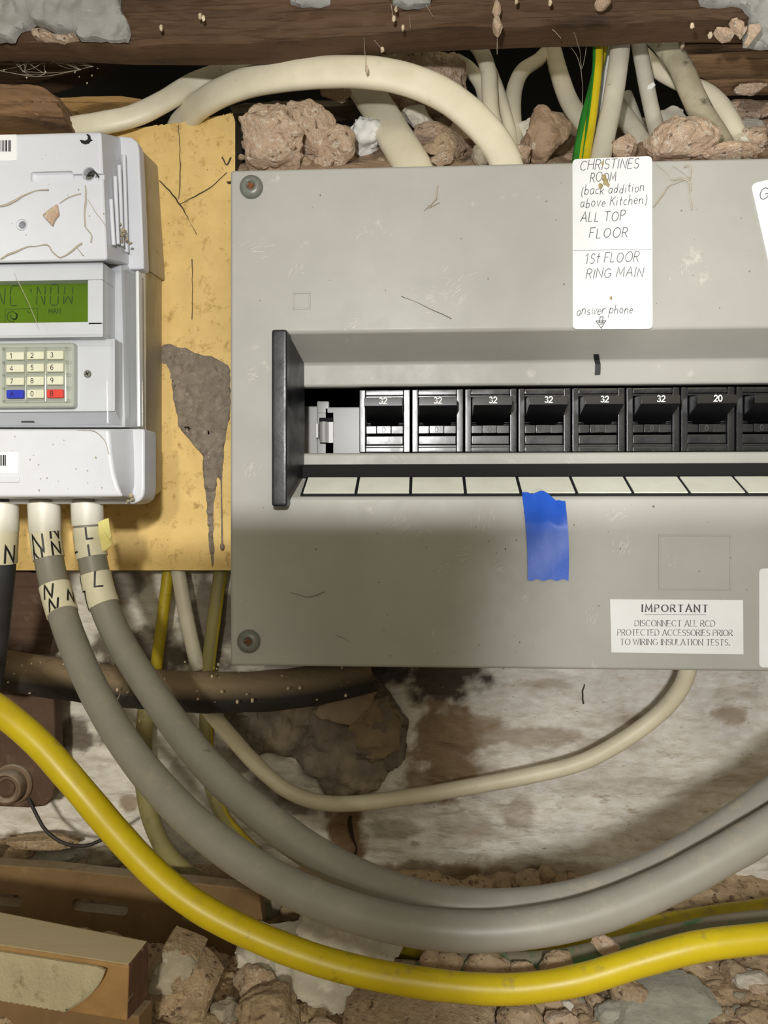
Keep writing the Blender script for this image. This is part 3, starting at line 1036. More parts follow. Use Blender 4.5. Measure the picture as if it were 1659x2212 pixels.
for cx, n_ in ((690, 8), (860, 10), (985, 14), (1095, 14), (1130, 10), (1240, 6)):
    for _ in range(n_):
        x_, y_ = cx + rs_.gauss(0, 12), rs_.uniform(985, 1020)
        p0, p1 = P(x_ - 6, y_ - 4, D), P(x_ + 5, y_ + 5, D)
        pen(mb, [(p0.x, p0.z), (p1.x, p1.z)], lambda x, z, h_=rs_.uniform(.00004, .00012): Vector((x, D - h_, z)), rs_.uniform(.00006, .00015))
mb.build('scuff_marks', mat('scuff', 'bcbab3', 'b0aea6', 400, .5), unit, smooth=0, kind='stuff')

# strip of white name tags on the lower slope of the trough
sl = Vector((0, -D, Z1 - Z1i))
slen = sl.length
sdir = sl / slen
snorm = Vector((0, -(Z1i - Z1), D)).normalized()
if snorm.y > 0:
    snorm = -snorm
sbase = Vector((0, D, Z1i))


def on_slope(x, s, h):
    return sbase + X * x + sdir * s + snorm * h


YS = D - D * .6
TX0 = P(652, 1066, .004).x
TX1 = P(1605, 1066, .004).x
TP = (TX1 - TX0) / 8
s0, s1 = slen * .03, slen * .93
mb = MB()
mb.prism([on_slope(TX0, s0, .0005), on_slope(XR - .001, s0, .0005), on_slope(XR - .001, s1, .0005), on_slope(TX0, s1, .0005)],
         [on_slope(TX0, s0, .0000), on_slope(XR - .001, s0, .0000), on_slope(XR - .001, s1, .0000), on_slope(TX0, s1, .0000)])
strip_o = mb.build('label_strip', M['black_ink'], unit, smooth=0, label='black strip of white name tags')
for i in range(10):
    x0 = TX0 + TP * i + .0008
    x1 = min(TX0 + TP * (i + 1) - .0002, XR - .002)
    if x1 <= x0:
        break
    q0, q1 = slen * .18, slen * .86
    mb = MB()
    mb.prism([on_slope(x0, q0, .0008), on_slope(x1, q0, .0008), on_slope(x1, q1, .0008), on_slope(x0, q1, .0008)],
             [on_slope(x0, q0, .0003), on_slope(x1, q0, .0003), on_slope(x1, q1, .0003), on_slope(x0, q1, .0003)])
    mb.build('name_tag', M['tag_paper'], strip_o, smooth=0)

# empty way at the left of the row: grey blank with a steel clip
YB = .0172
BX0 = P(776, 905, YB).x
BX7 = P(1591, 905, YB).x
BP = (BX7 - BX0) / 7
mb = MB()
yb = .034
a, b = P(700, 879, yb), P(790, 990, yb)
mb.box((a.x, yb, b.z - .004), (BX0 + .004, yb + .003, a.z), bevel=.0006)
a2, b2 = P(684, 866, yb), P(711, 884, yb)
mb.box((a2.x, yb, b2.z - .002), (b2.x, yb + .003, a2.z), bevel=.0006)
mb.box((P(684, 900, yb).x, yb, b.z - .004), (a.x + .004, yb + .003, P(700, 888, yb).z), bevel=.0006)
a3 = P(655, 878, yb + .006)
mb.box((a3.x, yb + .005, b.z - .004), (P(690, 900, yb).x, yb + .008, a3.z), bevel=.0006)
blank = mb.build('blank_plate', M['grey_slot'], unit)
mb = MB()
a, b = P(689, 902, yb - .0006), P(720, 950, yb - .0006)
mb.box((a.x, yb - .0006, b.z), (b.x, yb + .0004, a.z), bevel=.0004)
mb.build('clip_opening_shade', M['dark'], blank, label='black inlay as the shaded slot behind the clip')  # flat black plate painted as the shade of an opening
mb = MB()
a, b = P(690, 911, yb - .002), P(719, 956, yb - .002)
n = 10
fr = [Vector((a.x + (b.x - a.x) * i / n, yb - .0008 - .0016 * sin(pi * min(1, i / n * 1.6)) * (i < 7) - .0004, 0)) for i in range(n + 1)]
for i in range(n):
    p, q = fr[i], fr[i + 1]
    mb.add([(p.x, p.y, b.z), (q.x, q.y, b.z), (q.x, q.y, a.z), (p.x, p.y, a.z)], [(0, 1, 2, 3)])
    mb.add([(p.x, p.y + .0004, b.z), (q.x, q.y + .0004, b.z), (q.x, q.y + .0004, a.z), (p.x, p.y + .0004, a.z)], [(3, 2, 1, 0)])
a, b = P(681, 914, yb - .002), P(687, 946, yb - .002)
mb.box((a.x, yb - .002, b.z), (b.x, yb - .0012, a.z), bevel=.0002)
mb.build('steel_clip', mat('clip_metal', 'a9a9a6', None, rough=.35, spec=.8), blank, smooth=60)

# ------------------------------------------------------------------ breakers
BW = BP - .0006
zr = lambda py: P(917, py, YB).z
zt, zb_ = zr(841), zr(977)
LABELS = ['black 32 amp breaker next to the grey blank slot with the steel clip', 'second 32 amp breaker from the grey blank slot, face shining silver',
          'third 32 amp breaker from the grey blank slot', 'fourth 32 amp breaker from the blank slot, above the blue tape',
          'fifth 32 amp breaker from the blank slot, under the pen stroke', 'black breaker marked 32 just left of the breaker marked 20',
          'black breaker marked 20 with a smudge under its zero, right of all the 32s', 'black breaker cut by the right edge of the photo']
for i in range(8):
    x0 = BX0 + BP * i
    br = empty('circuit_breaker', (x0 + BW / 2, .05, zb_), LABELS[i], 'circuit breaker', 'circuit breakers in the fuse box')
    sc = BW / 107.0                              # metres per photo pixel of the first breaker
    xx = lambda a: x0 + a * sc
    mb = MB()
    # side rails, top and bottom rails
    mb.box((xx(0), YB, zb_), (xx(13), .050, zt), bevel=.0003)
    mb.box((xx(93), YB, zb_), (xx(107), .050, zt), bevel=.0003)
    mb.box((xx(13), YB + .0004, zr(853)), (xx(93), .050, zt), bevel=.0003)
    mb.box((xx(13), YB + .0012, zr(858)), (xx(93), .050, zr(853)), bevel=.0002)
    mb.box((xx(13), YB + .0004, zb_), (xx(93), .050, zr(966)), bevel=.0003)
    mb.box((xx(13), YB + .0012, zr(966)), (xx(93), .050, zr(961)), bevel=.0002)
    mb.box((xx(13), YB + .011, zr(941)), (xx(93), .050, zr(858)))
    body = mb.build('body', M['breaker'], br)
    mb = MB()
    mb.box((xx(14), YB + .0008, zr(960)), (xx(92), YB + .012, zr(941)), bevel=.0003)
    mb.build('front_panel', M['breaker'], br)
    mb = MB()
    for (p, q, dd) in ((14, 36, .0010), (36.5, 66.5, .0006), (67, 92, .0010)):
        mb.box((xx(p), YB + dd, zr(936)), (xx(q), YB + .012, zr(919)), bevel=.0002)
    mb.box((xx(14), YB + .001, zr(918)), (xx(25), YB + .012, zr(916)), bevel=.0002)
    mb.box((xx(81), YB + .001, zr(918)), (xx(92), YB + .012, zr(916)), bevel=.0002)
    mb.box((xx(14), YB + .001, zr(914.5)), (xx(24), YB + .012, zr(912.5)), bevel=.0002)
    mb.box((xx(82), YB + .001, zr(914.5)), (xx(92), YB + .012, zr(912.5)), bevel=.0002)
    off = mb.build('off_window', M['breaker'], br)
    mb = MB()
    text(mb, '0', flat((xx(48.5), YB + .0005, zr(933)), X, Z), 11 * sc, .00018)
    mb.build('lettering', M['grey_ink'], off, smooth=0)
    # toggle, thrown up, leaning out of the body
    yt = YB - .0085
    tz = lambda py: P(917, py, yt).z
    ztop, zmid = tz(857.5), tz(876)
    tl, tr_ = xx(14.5), xx(92)
    y1 = YB + .0065
    mb = MB()
    mb.hull([(tl, yt, ztop), (tr_, yt, ztop), (tl, yt - .0002, zmid), (tr_, yt - .0002, zmid), (tl, y1, zr(864)), (tr_, y1, zr(864)), (tl, y1, zr(914)), (tr_, y1, zr(914)),
             (tl, YB - .001, zr(862)), (tr_, YB - .001, zr(862))], bevel=.00022, seg=2)
    tg = mb.build('toggle', M['toggle'], br)
    mb = MB()
    num = '32' if i < 6 else '20'
    text(mb, num, flat(((tl + tr_) / 2, yt - .00045, (ztop + zmid) / 2 - .00075), X, Z), .0019, .00036, align='c', gap=.16)
    mb.build('lettering', M['white_ink'], tg, smooth=0)

# ------------------------------------------------------------------ paper labels and tape on the cover
TL, TR, BL, BR = P(1236, 345, 0), P(1408, 338, 0), P(1237, 712, 0), P(1409, 711, 0)


def rounded(tl, tr, br, bl, r, n=5):
    cs = [tl, tr, br, bl]
    out = []
    for i in range(4):
        p, a, b = cs[i], cs[i - 1], cs[(i + 1) % 4]
        u, v = (a - p).normalized() * r, (b - p).normalized() * r
        for k in range(n + 1):
            t = k / n
            out.append(p + u * (1 - t) ** 2 + v * t ** 2)
    return out


def sheet(name, corners, r, y0, th, m, label, cat, curl=None):
    pts = rounded(*[Vector((c.x, y0, c.z)) for c in corners], r) if r else [Vector((c.x, y0, c.z)) for c in corners]
    mb = MB()
    mb.prism([p - Y * th for p in pts], pts)
    return mb.build(name, m, smooth=0, label=label, cat=cat)


note = sheet('paper_label', [TL, TR, BR, BL], .0016, -.00005, .0003, M['paper'], 'tall white sticker handwritten with CHRISTINES ROOM down to answer phone', 'label')
mb = MB()
mb.box((TL.x + .0002, -.00045, P(1300, 541, 0).z - .00004), (TR.x - .0002, -.0003, P(1300, 541, 0).z + .00004))
mb.build('fold_line', M['grey_ink'], note, smooth=0)
mb = MB()
SR = math.radians(.8)
for s, px, py, ht, sh, gap, want, wd in (
        ('CHRISTINES', 1252, 369, 20, .22, .2, 126, .00022), ('ROOM', 1274, 395, 19, .2, .22, 56, .00022), ('(back addition', 1254, 423, 20, .18, .16, 136, .0002),
        ('above Kitchen)', 1253, 450, 20, .18, .17, 143, .0002), ('ALL TOP', 1253, 481, 20, .2, .26, 96, .00024), ('FLOOR', 1272, 515, 20, .2, .3, 83, .00024),
        ('1St FLOOR', 1262, 570, 21, .22, .24, 116, .00022), ('RING MAIN', 1265, 602, 20, .22, .22, 124, .00022), ('answer phone', 1245, 681, 20, .2, .13, 122, .0002)):
    o = P(px, py, 0)
    k = K(0)
    text(mb, s, flat((o.x, -.00042, o.z), Vector((1, 0, .045 if 'b' in s else .02)), Z), ht * k, wd, gap=gap, shear=sh, jitter=.07, hscale=want / ((text_width(s, gap) + sh) * ht), seed=len(s) * 7 + py)
for st in ([(1296, 685), (1294, 696)], [(1302, 685), (1301, 696)], [(1296, 685), (1302, 685)], [(1287, 694), (1308, 694)], [(1287, 694), (1298, 710)], [(1308, 693), (1298, 710)], [(1292, 697), (1304, 697)], [(1295, 701), (1302, 700)]):
    pts = [P(a, b, 0) for a, b in st]
    pen(mb, [(p.x, p.z) for p in pts], lambda x, y: Vector((x, -.00042, y)), .00026)
mb.build('lettering', M['pencil'], note, smooth=0)
mb = MB()
for (a, b, r, sd) in ((1305, 384, 5, 1), (1308, 394, 6, 2), (1297, 402, 5, 3), (1313, 399, 4, 4), (1302, 352, 3, 5), (1320, 644, 3, 6)):
    mb.bm(rock_bm(P(a, b, -.0005), (r * K(0), .0004, r * K(0) * 1.5), sd, 2))
mb.build('dried_crumbs', mat('ochre_crumb', 'a89a70', '85784f', 900, .8), note, kind='stuff')

note2 = sheet('paper_label', [P(1621, 398, 0), P(1860, 342, 0), P(1930, 700, 0), P(1701, 752, 0)], .0020, -.00005, .0003, M['paper'], 'tilted white sticker beginning with a handwritten G, cut by the photo edge', 'label')
mb = MB()
text(mb, 'G', flat((P(1639, 433, 0).x, -.00042, P(1639, 433, 0).z), Vector((1, 0, .15)), Vector((-.05, 0, 1))), 23 * K(0), .00026, shear=.2)
mb.build('lettering', M['pencil'], note2, smooth=0)

imp = sheet('warning_label', [P(1317, 1294, 0), P(1604, 1296, 0), P(1605, 1413, 0), P(1320, 1409, 0)], 0, -.00005, .0003, M['paper'], 'white printed sticker headed IMPORTANT near the foot of the fuse box', 'label')
mb = MB()
k = K(0)
for s, py, ht, wd, gp in (('IMPORTANT', 1321, 14.5, .00042, .34), ('DISCONNECT ALL RCD', 1352.5, 12.5, .00020, .15), ('PROTECTED ACCESSORIES PRIOR', 1372.5, 12.5, .00020, .14), ('TO WIRING INSULATION TESTS.', 1393, 12.5, .00020, .15)):
    o = P(1457, py, 0)
    want = {'I': 137, 'D': 167, 'P': 239, 'T': 228}[s[0]] * k
    hs = want / (text_width(s, gp) * ht * k)
    text(mb, s, flat((o.x, -.00042, o.z), Vector((1, 0, .003)), Z), ht * k, wd, gap=gp, align='c', serif=True, hscale=hs)
a, b = P(1391, 1327, 0), P(1525, 1328, 0)
mb.box((a.x, -.00042, a.z - .00006), (b.x, -.00035, a.z + .00006))
mb.build('lettering', M['grey_ink'], imp, smooth=0)
sheet('paper_label', [P(1639, 1228, 0), P(1800, 1224, 0), P(1800, 1446, 0), P(1639, 1441, 0)], .0014, -.00005, .0003, M['paper'], 'blank edge of a white sticker beside the IMPORTANT sticker', 'label')

# blue tape, its torn top lifting off the slope
mb = MB()
na, nb = 14, 34
front = []
for j in range(nb + 1):
    v = j / nb
    for i in range(na + 1):
        u = i / na
        top = 1063 + 22 * max(0, (u - .45)) * 2 * (1 if u < .85 else .7) + 5 * sin(u * 9) * (u > .2)
        bot = 1253 + 2.0 * sin(u * 20)
        py = top + (bot - top) * v
        px = 1127 + 13 * v + u * (94 - 6 * v) + (4 * sin(v * 3.1))
        lift = .0006 + .0042 * max(0, (.34 - v) / .34) ** 1.1 * (.5 + .5 * cos((u - .35) * 3)) + .0006 * sin(u * 4 + v * 6) * (1 - v) + .0003
        front.append(P(px, py, -lift))
fs = [(j * (na + 1) + i, j * (na + 1) + i + 1, (j + 1) * (na + 1) + i + 1, (j + 1) * (na + 1) + i) for j in range(nb) for i in range(na)]
mb.add(front, fs)
mb.add([p + Y * .00022 for p in front], [f[::-1] for f in fs])
rim = [i for i in range(na + 1)] + [j * (na + 1) + na for j in range(1, nb + 1)] + [nb * (na + 1) + i for i in range(na - 1, -1, -1)] + [j * (na + 1) for j in range(nb - 1, 0, -1)]
nF = len(front)
mb.f += [(rim[q], rim[(q + 1) % len(rim)], rim[(q + 1) % len(rim)] + nF, rim[q] + nF) for q in range(len(rim))]
mb.m += [0] * len(rim)
mb.build('blue_tape', M['blue'], smooth=60, label='torn piece of blue tape hanging below the white name tags', cat='tape')

# ------------------------------------------------------------------ chipboard behind the meter
BY = .055
pts = [(-520, 300), (150, 296), (330, 272), (420, 260), (470, 250), (502, 244), (508, 262), (508, 1232), (-520, 1232)]
rnd = random.Random(3)
ou = []
for i in range(len(pts)):
    a, b = pts[i], pts[(i + 1) % len(pts)]
    n = 22 if i in (2, 3, 4) else (6 if i == 1 else 1)
    for j in range(n):
        t = j / n
        ou.append((a[0] + (b[0] - a[0]) * t, a[1] + (b[1] - a[1]) * t + (rnd.uniform(-1.5, 1.5) if n > 1 and j else 0)))
fr = [P(a, b, BY) for a, b in ou]
mb = MB()
mb.prism(fr, [p + Y * .012 for p in fr])
for f_i in range(2, len(mb.f)):
    mb.m[f_i] = 0
board = mb.build('backing_board', [M['board'], M['board_edge']], smooth=0, label='tan chipboard panel fixed behind the white meter', cat='board')
for p in board.data.polygons:
    if abs(p.normal.y) < .5:
        p.material_index = 1

# smear of dusty web on the board
slab('dust_smear', [(346, 752), (352, 744), (366, 742), (384, 750), (400, 750), (420, 762), (440, 768), (455, 768), (470, 776), (492, 788), (497, 800), (497, 860), (496, 905), (490, 925), (484, 960), (482, 1000), (476, 1040), (470, 1020), (465, 1062), (461, 1100), (460, 1150), (463, 1190), (458, 1226),
                    (452, 1190), (448, 1130), (445, 1080), (438, 1030), (438, 985), (446, 960), (452, 935), (444, 918), (430, 914), (410, 918), (386, 922), (378, 880), (372, 840), (366, 800), (358, 786), (346, 784)],
     BY - .0006, .0005, M['webdust'], parent=board, seed=4, relief=.0007, cell=4, frq=3.0)
mb = MB()
c = P(480, 1181, BY - .0015)
tube(mb, Path([P(478, 1000, BY - .0008), P(478, 1060, BY - .0008), P(479, 1120, BY - .0008), P(480, 1178, BY - .0008)]), .0003, n=6, wob=.5)
mb.bm(rock_bm(c, (.0009, .0008, .0015), 3, 2, 0, .05))
mb.build('drip_bead', M['webdust'], board)
mb = MB()
rnd = random.Random(12)
for _ in range(260):
    if rnd.random() < .75:
        px, py = rnd.gauss(468, 30) if rnd.random() < .5 else rnd.uniform(365, 496), rnd.gauss(880, 80)
    else:
        px, py = rnd.uniform(350, 498), rnd.uniform(270, 1220)
    if px > 500 or px < 350:
        continue
    r = rnd.uniform(.5, 1.5) * K(BY) * .8
    mb.bm(rock_bm(P(px, py, BY - r * .4), (r * rnd.uniform(.6, 1.6), r * .6, r * rnd.uniform(.6, 1.6)), rnd.randint(0, 9999), 1, 3))
mb.build('dust_specks', mat('speck', '6b5836', 'bda57a', 900, .9), board, kind='stuff')


def fibre(mb, px_pts, y, r, n=5):
    raw = catmull([P(a, b, yy) for a, b, yy in [(q[0], q[1], q[2] if len(q) > 2 else y) for q in px_pts]], 4)
    jit = min(.00045, r * 2.2)
    raw = [p + Vector((jit * noise.noise(p * 420), 0, jit * noise.noise(p * 420 + Vector((9, 9, 9))))) for p in raw]
    pa = Path(raw, n=2)
    tube(mb, pa, r, n=n, step=.0007, wob=.9, seed=px_pts[0][0])


mb = MB()
fibre(mb, [(345, 390), (372, 420), (388, 440), (405, 470), (425, 505)], BY - .0008, .00022)
fibre(mb, [(388, 440), (420, 425), (460, 400), (490, 372)], BY - .0008, .00015)
fibre(mb, [(385, 270), (388, 320), (389, 390), (386, 430)], BY - .0006, .00015)
fibre(mb, [(480, 340), (490, 355), (498, 340)], BY - .0008, .0003)
fibre(mb, [(415, 560), (416, 620), (414, 690)], BY - .0006, .00012)
mb.build('dark_fibres', M['webdark'], board, kind='stuff')

# ------------------------------------------------------------------ electricity meter
LX = -430
meter = empty('electricity_meter', P(60, 1092, .054), 'white prepayment electricity meter with green display and keypad', 'meter')


def lp(pts, y):
    return [P(a, b, y) for a, b in pts]


mb = MB()
mb.prism(lp([(LX, 312), (291, 307), (312, 580), (LX, 580)], .020), lp([(LX, 362), (341, 357), (357, 606), (LX, 606)], .0548), bevel=.0008)
mb.prism(lp([(LX, 580), (314, 580), (316, 1086), (LX, 1086)], .020), lp([(LX, 600), (350, 600), (350, 1062), (LX, 1062)], .0548), bevel=.0014, seg=3)
mb.build('base', M['meter_back'], meter)

# upper cover with its flange and ribs
XLm = P(LX, 400, .016).x
mb = MB()
mb.prism([Vector((XLm, -.003, P(0, 291, -.003).z))] + lp([(218, 285), (231, 562)], -.003) + [Vector((XLm, -.003, P(0, 568, -.003).z))],
         [Vector((XLm, .0165, P(0, 300, .0165).z))] + lp([(263, 296), (283, 574)], .0165) + [Vector((XLm, .0165, P(0, 576, .0165).z))], bevel=.0012, seg=3)
fl = lp([(262, 293), (283, 295), (296, 305), (300, 322), (306, 450), (311, 581)], .0150)
mb.prism([Vector((XLm, .0150, fl[0].z))] + fl + [Vector((XLm, .0150, fl[-1].z))], [p + Y * .0055 for p in [Vector((XLm, .0150, fl[0].z))] + fl + [Vector((XLm, .0150, fl[-1].z))]], bevel=.0009, seg=3)
upper = mb.build('upper_cover', M['meter'], meter)


def boolean(o, cut):
    o.modifiers.clear()
    m = o.modifiers.new('cut', 'BOOLEAN')
    m.object = cut
    m.operation = 'DIFFERENCE'
    m.solver = 'EXACT'
    dg = bpy.context.evaluated_depsgraph_get()
    dg.update()
    me = bpy.data.meshes.new_from_object(o.evaluated_get(dg))
    o.modifiers.clear()
    o.data = me
    for p in me.polygons:
        p.use_smooth = True
    me.set_sharp_from_angle(angle=radians(35))
    wn = o.modifiers.new('weighted', 'WEIGHTED_NORMAL')
    wn.keep_sharp = True
    wn.weight = 90
    bpy.data.objects.remove(cut)


cutm = MB()
y = -.003
c = P(193, 376, y)
cutm.lathe(c + Y * .004, -Y, [(13 * K(y), 0), (13 * K(y), .006)], n=28)
cut = cutm.build('cutter', M['dark'], smooth=0)
bpy.context.view_layer.update()
boolean(upper, cut)
cutm = MB()
a, b = P(66, 371, y), P(158, 392, y)
cutm.box((a.x, y - .002, b.z), (b.x, y + .0016, a.z), bevel=.0012, seg=3)
cut = cutm.build('cutter', M['dark'], smooth=0)
bpy.context.view_layer.update()
boolean(upper, cut)
cutm = MB()
a, b = P(154, 376, y), P(250, 384, y)
cutm.box((a.x, y - .002, b.z), (b.x, y + .0012, a.z))
cut = cutm.build('cutter', M['dark'], smooth=0)
bpy.context.view_layer.update()
boolean(upper, cut)
c2 = P(48, 486, y)
cutm = MB()
cutm.lathe(c2 + Y * .006, -Y, [(8.5 * K(y), 0), (8.5 * K(y), .008)], n=24)
cut = cutm.build('cutter', M['dark'], smooth=0)
bpy.context.view_layer.update()
boolean(upper, cut)
for cc, r in ((c, 15.5), (c2, 13)):
    r *= K(y)
    prof = [(r * .84, -.0002), (r * .86, .00035), (r * .94, .0005), (r, .0003), (r * 1.02, -.0002)]
    q = MB()
    n = 30
    for j, (rr, h) in enumerate(prof):
        for i in range(n):
            t = 2 * pi * i / n
            q.v.append(tuple(cc + X * (rr * cos(t)) + Z * (rr * sin(t)) - Y * h))
    for j in range(len(prof) - 1):
        for i in range(n):
            q.m.append(0)
            q.f.append((j * n + i, j * n + (i + 1) % n, (j + 1) * n + (i + 1) % n, (j + 1) * n + i))
    q.build('hole_rim', M['meter'], upper, smooth=60)
mb = MB()
r = 12.5 * K(y)
mb.lathe(c + Y * .0035, -Y, [(r, 0), (r, .0016), (r * .9, .002), (.00001, .002)], n=24)
ms = mb.build('seal_screw', M['screw'], upper, label='grey screw in a round recess')
mb = MB()
mb.box((c.x - r * .8, c.y + .0012, c.z - r * .08), (c.x + r * .8, c.y + .0018, c.z + r * .08))
mb.build('screw_slot', M['dark'], ms, smooth=0)
mb = MB()
fibre(mb, [(186, 382, .0), (196, 374, -.004), (204, 372, -.0046), (209, 377, -.0044), (214, 384, -.004)], -.004, .0003)
mb.build('seal_wire', M['wire'], upper, smooth=60)
mb = MB()
for i, (px, t, b_) in enumerate(((240, 432, 530), (249, 382, 528), (258, 358, 532), (268, 335, 545))):
    f = i / 3
    ya = -.0005 + .0150 * (i + .4) / 4.2
    a, bb = P(px - 1, t, ya), P(px + 8, b_, ya)
    n = 6
    tp = Path([P(px + (222 - 236) * 0, t, ya), P(px + 3, (t + b_) / 2, ya), P(px + 6, b_, ya)])
    tube(mb, tp, .0007, n=10)
mb.build('side_rib', M['meter'], upper, smooth=60, label='row of raised ribs along the side')

# bird emblem
bird = [(172, 302), (176, 309), (184, 312), (192, 310), (196, 305), (201, 303), (196, 300), (195, 293), (189, 289), (186, 291), (190, 295), (189, 301), (183, 304), (177, 302)]
mb = MB()
pp = [P(a, b, y - .00012) for a, b in bird]
mb.prism(pp, [p + Y * .0001 for p in pp])
mb.build('bird_logo', M['black_ink'], upper, smooth=0)


def barcode(tl, br, y, bars, parent):
    mb = MB()
    a, b = P(tl[0], tl[1], y), P(br[0], br[1], y)
    pts = rounded(Vector((a.x, y - .0002, a.z)), Vector((b.x, y - .0002, a.z)), Vector((b.x, y - .0002, b.z)), Vector((a.x, y - .0002, b.z)), .0006)
    mb.prism(pts, [p + Y * .0002 for p in pts])
    o = mb.build('barcode_label', M['paper'], parent, smooth=0)
    mb = MB()
    for (p0, p1, q0, q1) in bars:
        u, v = P(p0, q0, y), P(p1, q1, y)
        mb.box((u.x, y - .00035, v.z), (v.x, y - .0002, u.z))
    mb.build('lettering', M['black_ink'], o, smooth=0)


bars = []
x = -60
rnd = random.Random(5)
while x < 24:
    w = rnd.choice((1.2, 2.2, 3.2))
    bars.append((x, min(x + w, 25), 304, 328))
    x += w + rnd.choice((1.4, 2.4, 3))
barcode((-80, 294), (37, 347), y, bars, upper)

# display part under the clear cover
mb = MB()
mb.prism(lp([(LX, 572), (262, 572), (270, 924), (LX, 924)], .011), lp([(LX, 572), (300, 572), (306, 924), (LX, 924)], .0205), bevel=.0006)
mb.build('inner_plate', M['meter'], meter)
mb = MB()
yf = .001
for (a0, b0, a1, b1) in ((LX, 577, 222, 604), (LX, 703, 222, 728), (189, 604.5, 222, 702.5)):
    u, v = P(a0, b0, yf), P(a1, b1, yf)
    mb.box((u.x, yf, v.z), (v.x, .0115, u.z), bevel=.0004)
mb.build('display_frame', M['meter'], meter)
yl = .0050
mb = MB()
u, v = P(LX, 600, yl), P(196, 707, yl)
mb.box((u.x, yl, v.z), (v.x, yl + .002, u.z))
lcd = mb.build('display_screen', M['lcd'], meter, smooth=0)
mb = MB()
yy = yl - .0001
seg = lambda pts, w=.00032: pen(mb, [(P(a, b, yy).x, P(a, b, yy).z) for a, b in pts], lambda x, z: Vector((x, yy, z)), w)
for st in ([(-6, 620), (-6, 658)], [(-4, 622), (6, 655)], [(11, 623), (9, 657)], [(24, 620), (22, 636)], [(23, 640), (22, 658)], [(26, 618), (38, 617)], [(24, 660), (36, 660)], [(67, 624), (67, 630)],
           [(81, 620), (80, 636)], [(80, 640), (79, 656)], [(83, 622), (88, 635)], [(89, 640), (95, 656)], [(98, 620), (97, 636)], [(97, 640), (96, 658)],
           [(112, 615), (124, 614)], [(110, 620), (109, 635)], [(109, 640), (108, 656)], [(126, 618), (126, 635)], [(126, 640), (125, 656)], [(111, 659), (123, 659)],
           [(140, 620), (139, 634)], [(138, 640), (137, 656)], [(157, 621), (157, 634)], [(157, 640), (155, 655)], [(140, 654), (146, 641)], [(148, 641), (154, 654)],
           [(11, 668), (81, 666)], [(81, 666), (81, 697)], [(11, 668), (11, 699)], [(11, 699), (81, 697)]):
    seg(st, .00036 if abs(st[0][1] - 667) > 2 and st[0][1] < 665 else .00014)
seg(arc(26, 684, 11, 11, 60, 330, 12), .0003)
seg(arc(30, 683, 7, 7, -60, 200, 10), .0004)
seg([(38, 678), (34, 690), (28, 688)], .0004)
seg([(58, 672), (64, 676)], .0003)
u = P(114, 677, yy)
text(mb, 'HAN', flat((P(106, 676.5, yy).x, yy, u.z), X, Z), 10.5 * K(yy), .00028, hscale=1.0)
mb.build('lettering', M['lcd_ink'], lcd, smooth=0)

mb = MB()
yk = .0045
u, v = P(LX, 739, yk), P(248, 889, yk)
mb.box((u.x, yk, v.z), (v.x, .0115, u.z), bevel=.0006)
pa_, pb_ = P(LX, 889, yk), P(248, 918, .0105)
mb.prism([(pa_.x, yk, pa_.z), (P(248, 889, yk).x, yk, pa_.z), (P(262, 918, .0105).x, .0105, pb_.z), (pa_.x, .0105, pb_.z)],
         [(pa_.x, .0115, pa_.z), (P(248, 889, yk).x, .0115, pa_.z), (P(262, 918, .0105).x, .0115, pb_.z), (pa_.x, .0115, pb_.z)])
mb.build('keypad_panel', M['meter'], meter)
mb = MB()
u, v = P(-14, 741, .0015), P(159, 880, .0015)
mb.box((u.x, .0015, v.z), (v.x, yk + .001, u.z), bevel=.0011, seg=3)
kp = mb.build('keypad', M['keypad'], meter, label='pale grey rubber keypad')
keys = [('1', 12, 760, 51, 777, 'key'), ('2', 57, 759, 94, 776, 'key'), ('3', 100, 757, 136, 776, 'key'),
        ('4', 12, 787, 51, 804, 'key'), ('5', 57, 785, 94, 803, 'key'), ('6', 100, 784, 136, 803, 'key'),
        ('7', 12, 815, 51, 832, 'key'), ('8', 57, 813, 94, 832, 'key'), ('9', 100, 812, 136, 831, 'key'),
        ('A', 13, 842, 49, 860, 'key_blue'), ('0', 57, 841, 94, 860, 'key'), ('B', 100, 841, 135, 859, 'key_red')]
for t, a0, b0, a1, b1, mm in keys:
    ya = .0001
    mb = MB()
    u, v = P(a0, b0, ya), P(a1, b1, ya)
    mb.box((u.x, ya, v.z), (v.x, .0021, u.z), bevel=.0005, seg=3)
    ko = mb.build('key', M[mm], kp, label={'A': 'blue key A', 'B': 'red key B'}.get(t))
    mb = MB()
    hh = 10.5 * K(ya)
    text(mb, t, flat((u.x + (v.x - u.x) * .26, ya - .0001, (u.z + v.z) / 2 - hh * .5), X, Z), hh, .0002)
    mb.build('lettering', M['black_ink'], ko, smooth=0)
mb = MB()
for py in (752, 781.5, 809, 837, 865):
    u, v = P(3, py - 2.2, -.0004), P(150, py + 2.2, -.0004)
    mb.box((u.x, -.0004, v.z), (v.x, .0018, u.z), bevel=.0003)
for px in (6, 54, 97, 141):
    u, v = P(px - 2, 748, -.0003), P(px + 2, 868, -.0003)
    mb.box((u.x, -.0003, v.z), (v.x, .0018, u.z), bevel=.0003)
mb.build('keypad_grid', M['clear'], kp, label='clear plastic grid between the keys')
mb = MB()
c = P(190, 808, yk)
r = 8.5 * K(yk)
mb.lathe(c, -Y, [(r, -.0002), (r, .0004), (r * .8, .0007), (.00001, .0007)], n=20)
sc_ = mb.build('panel_screw', M['steel'], meter)
mb = MB()
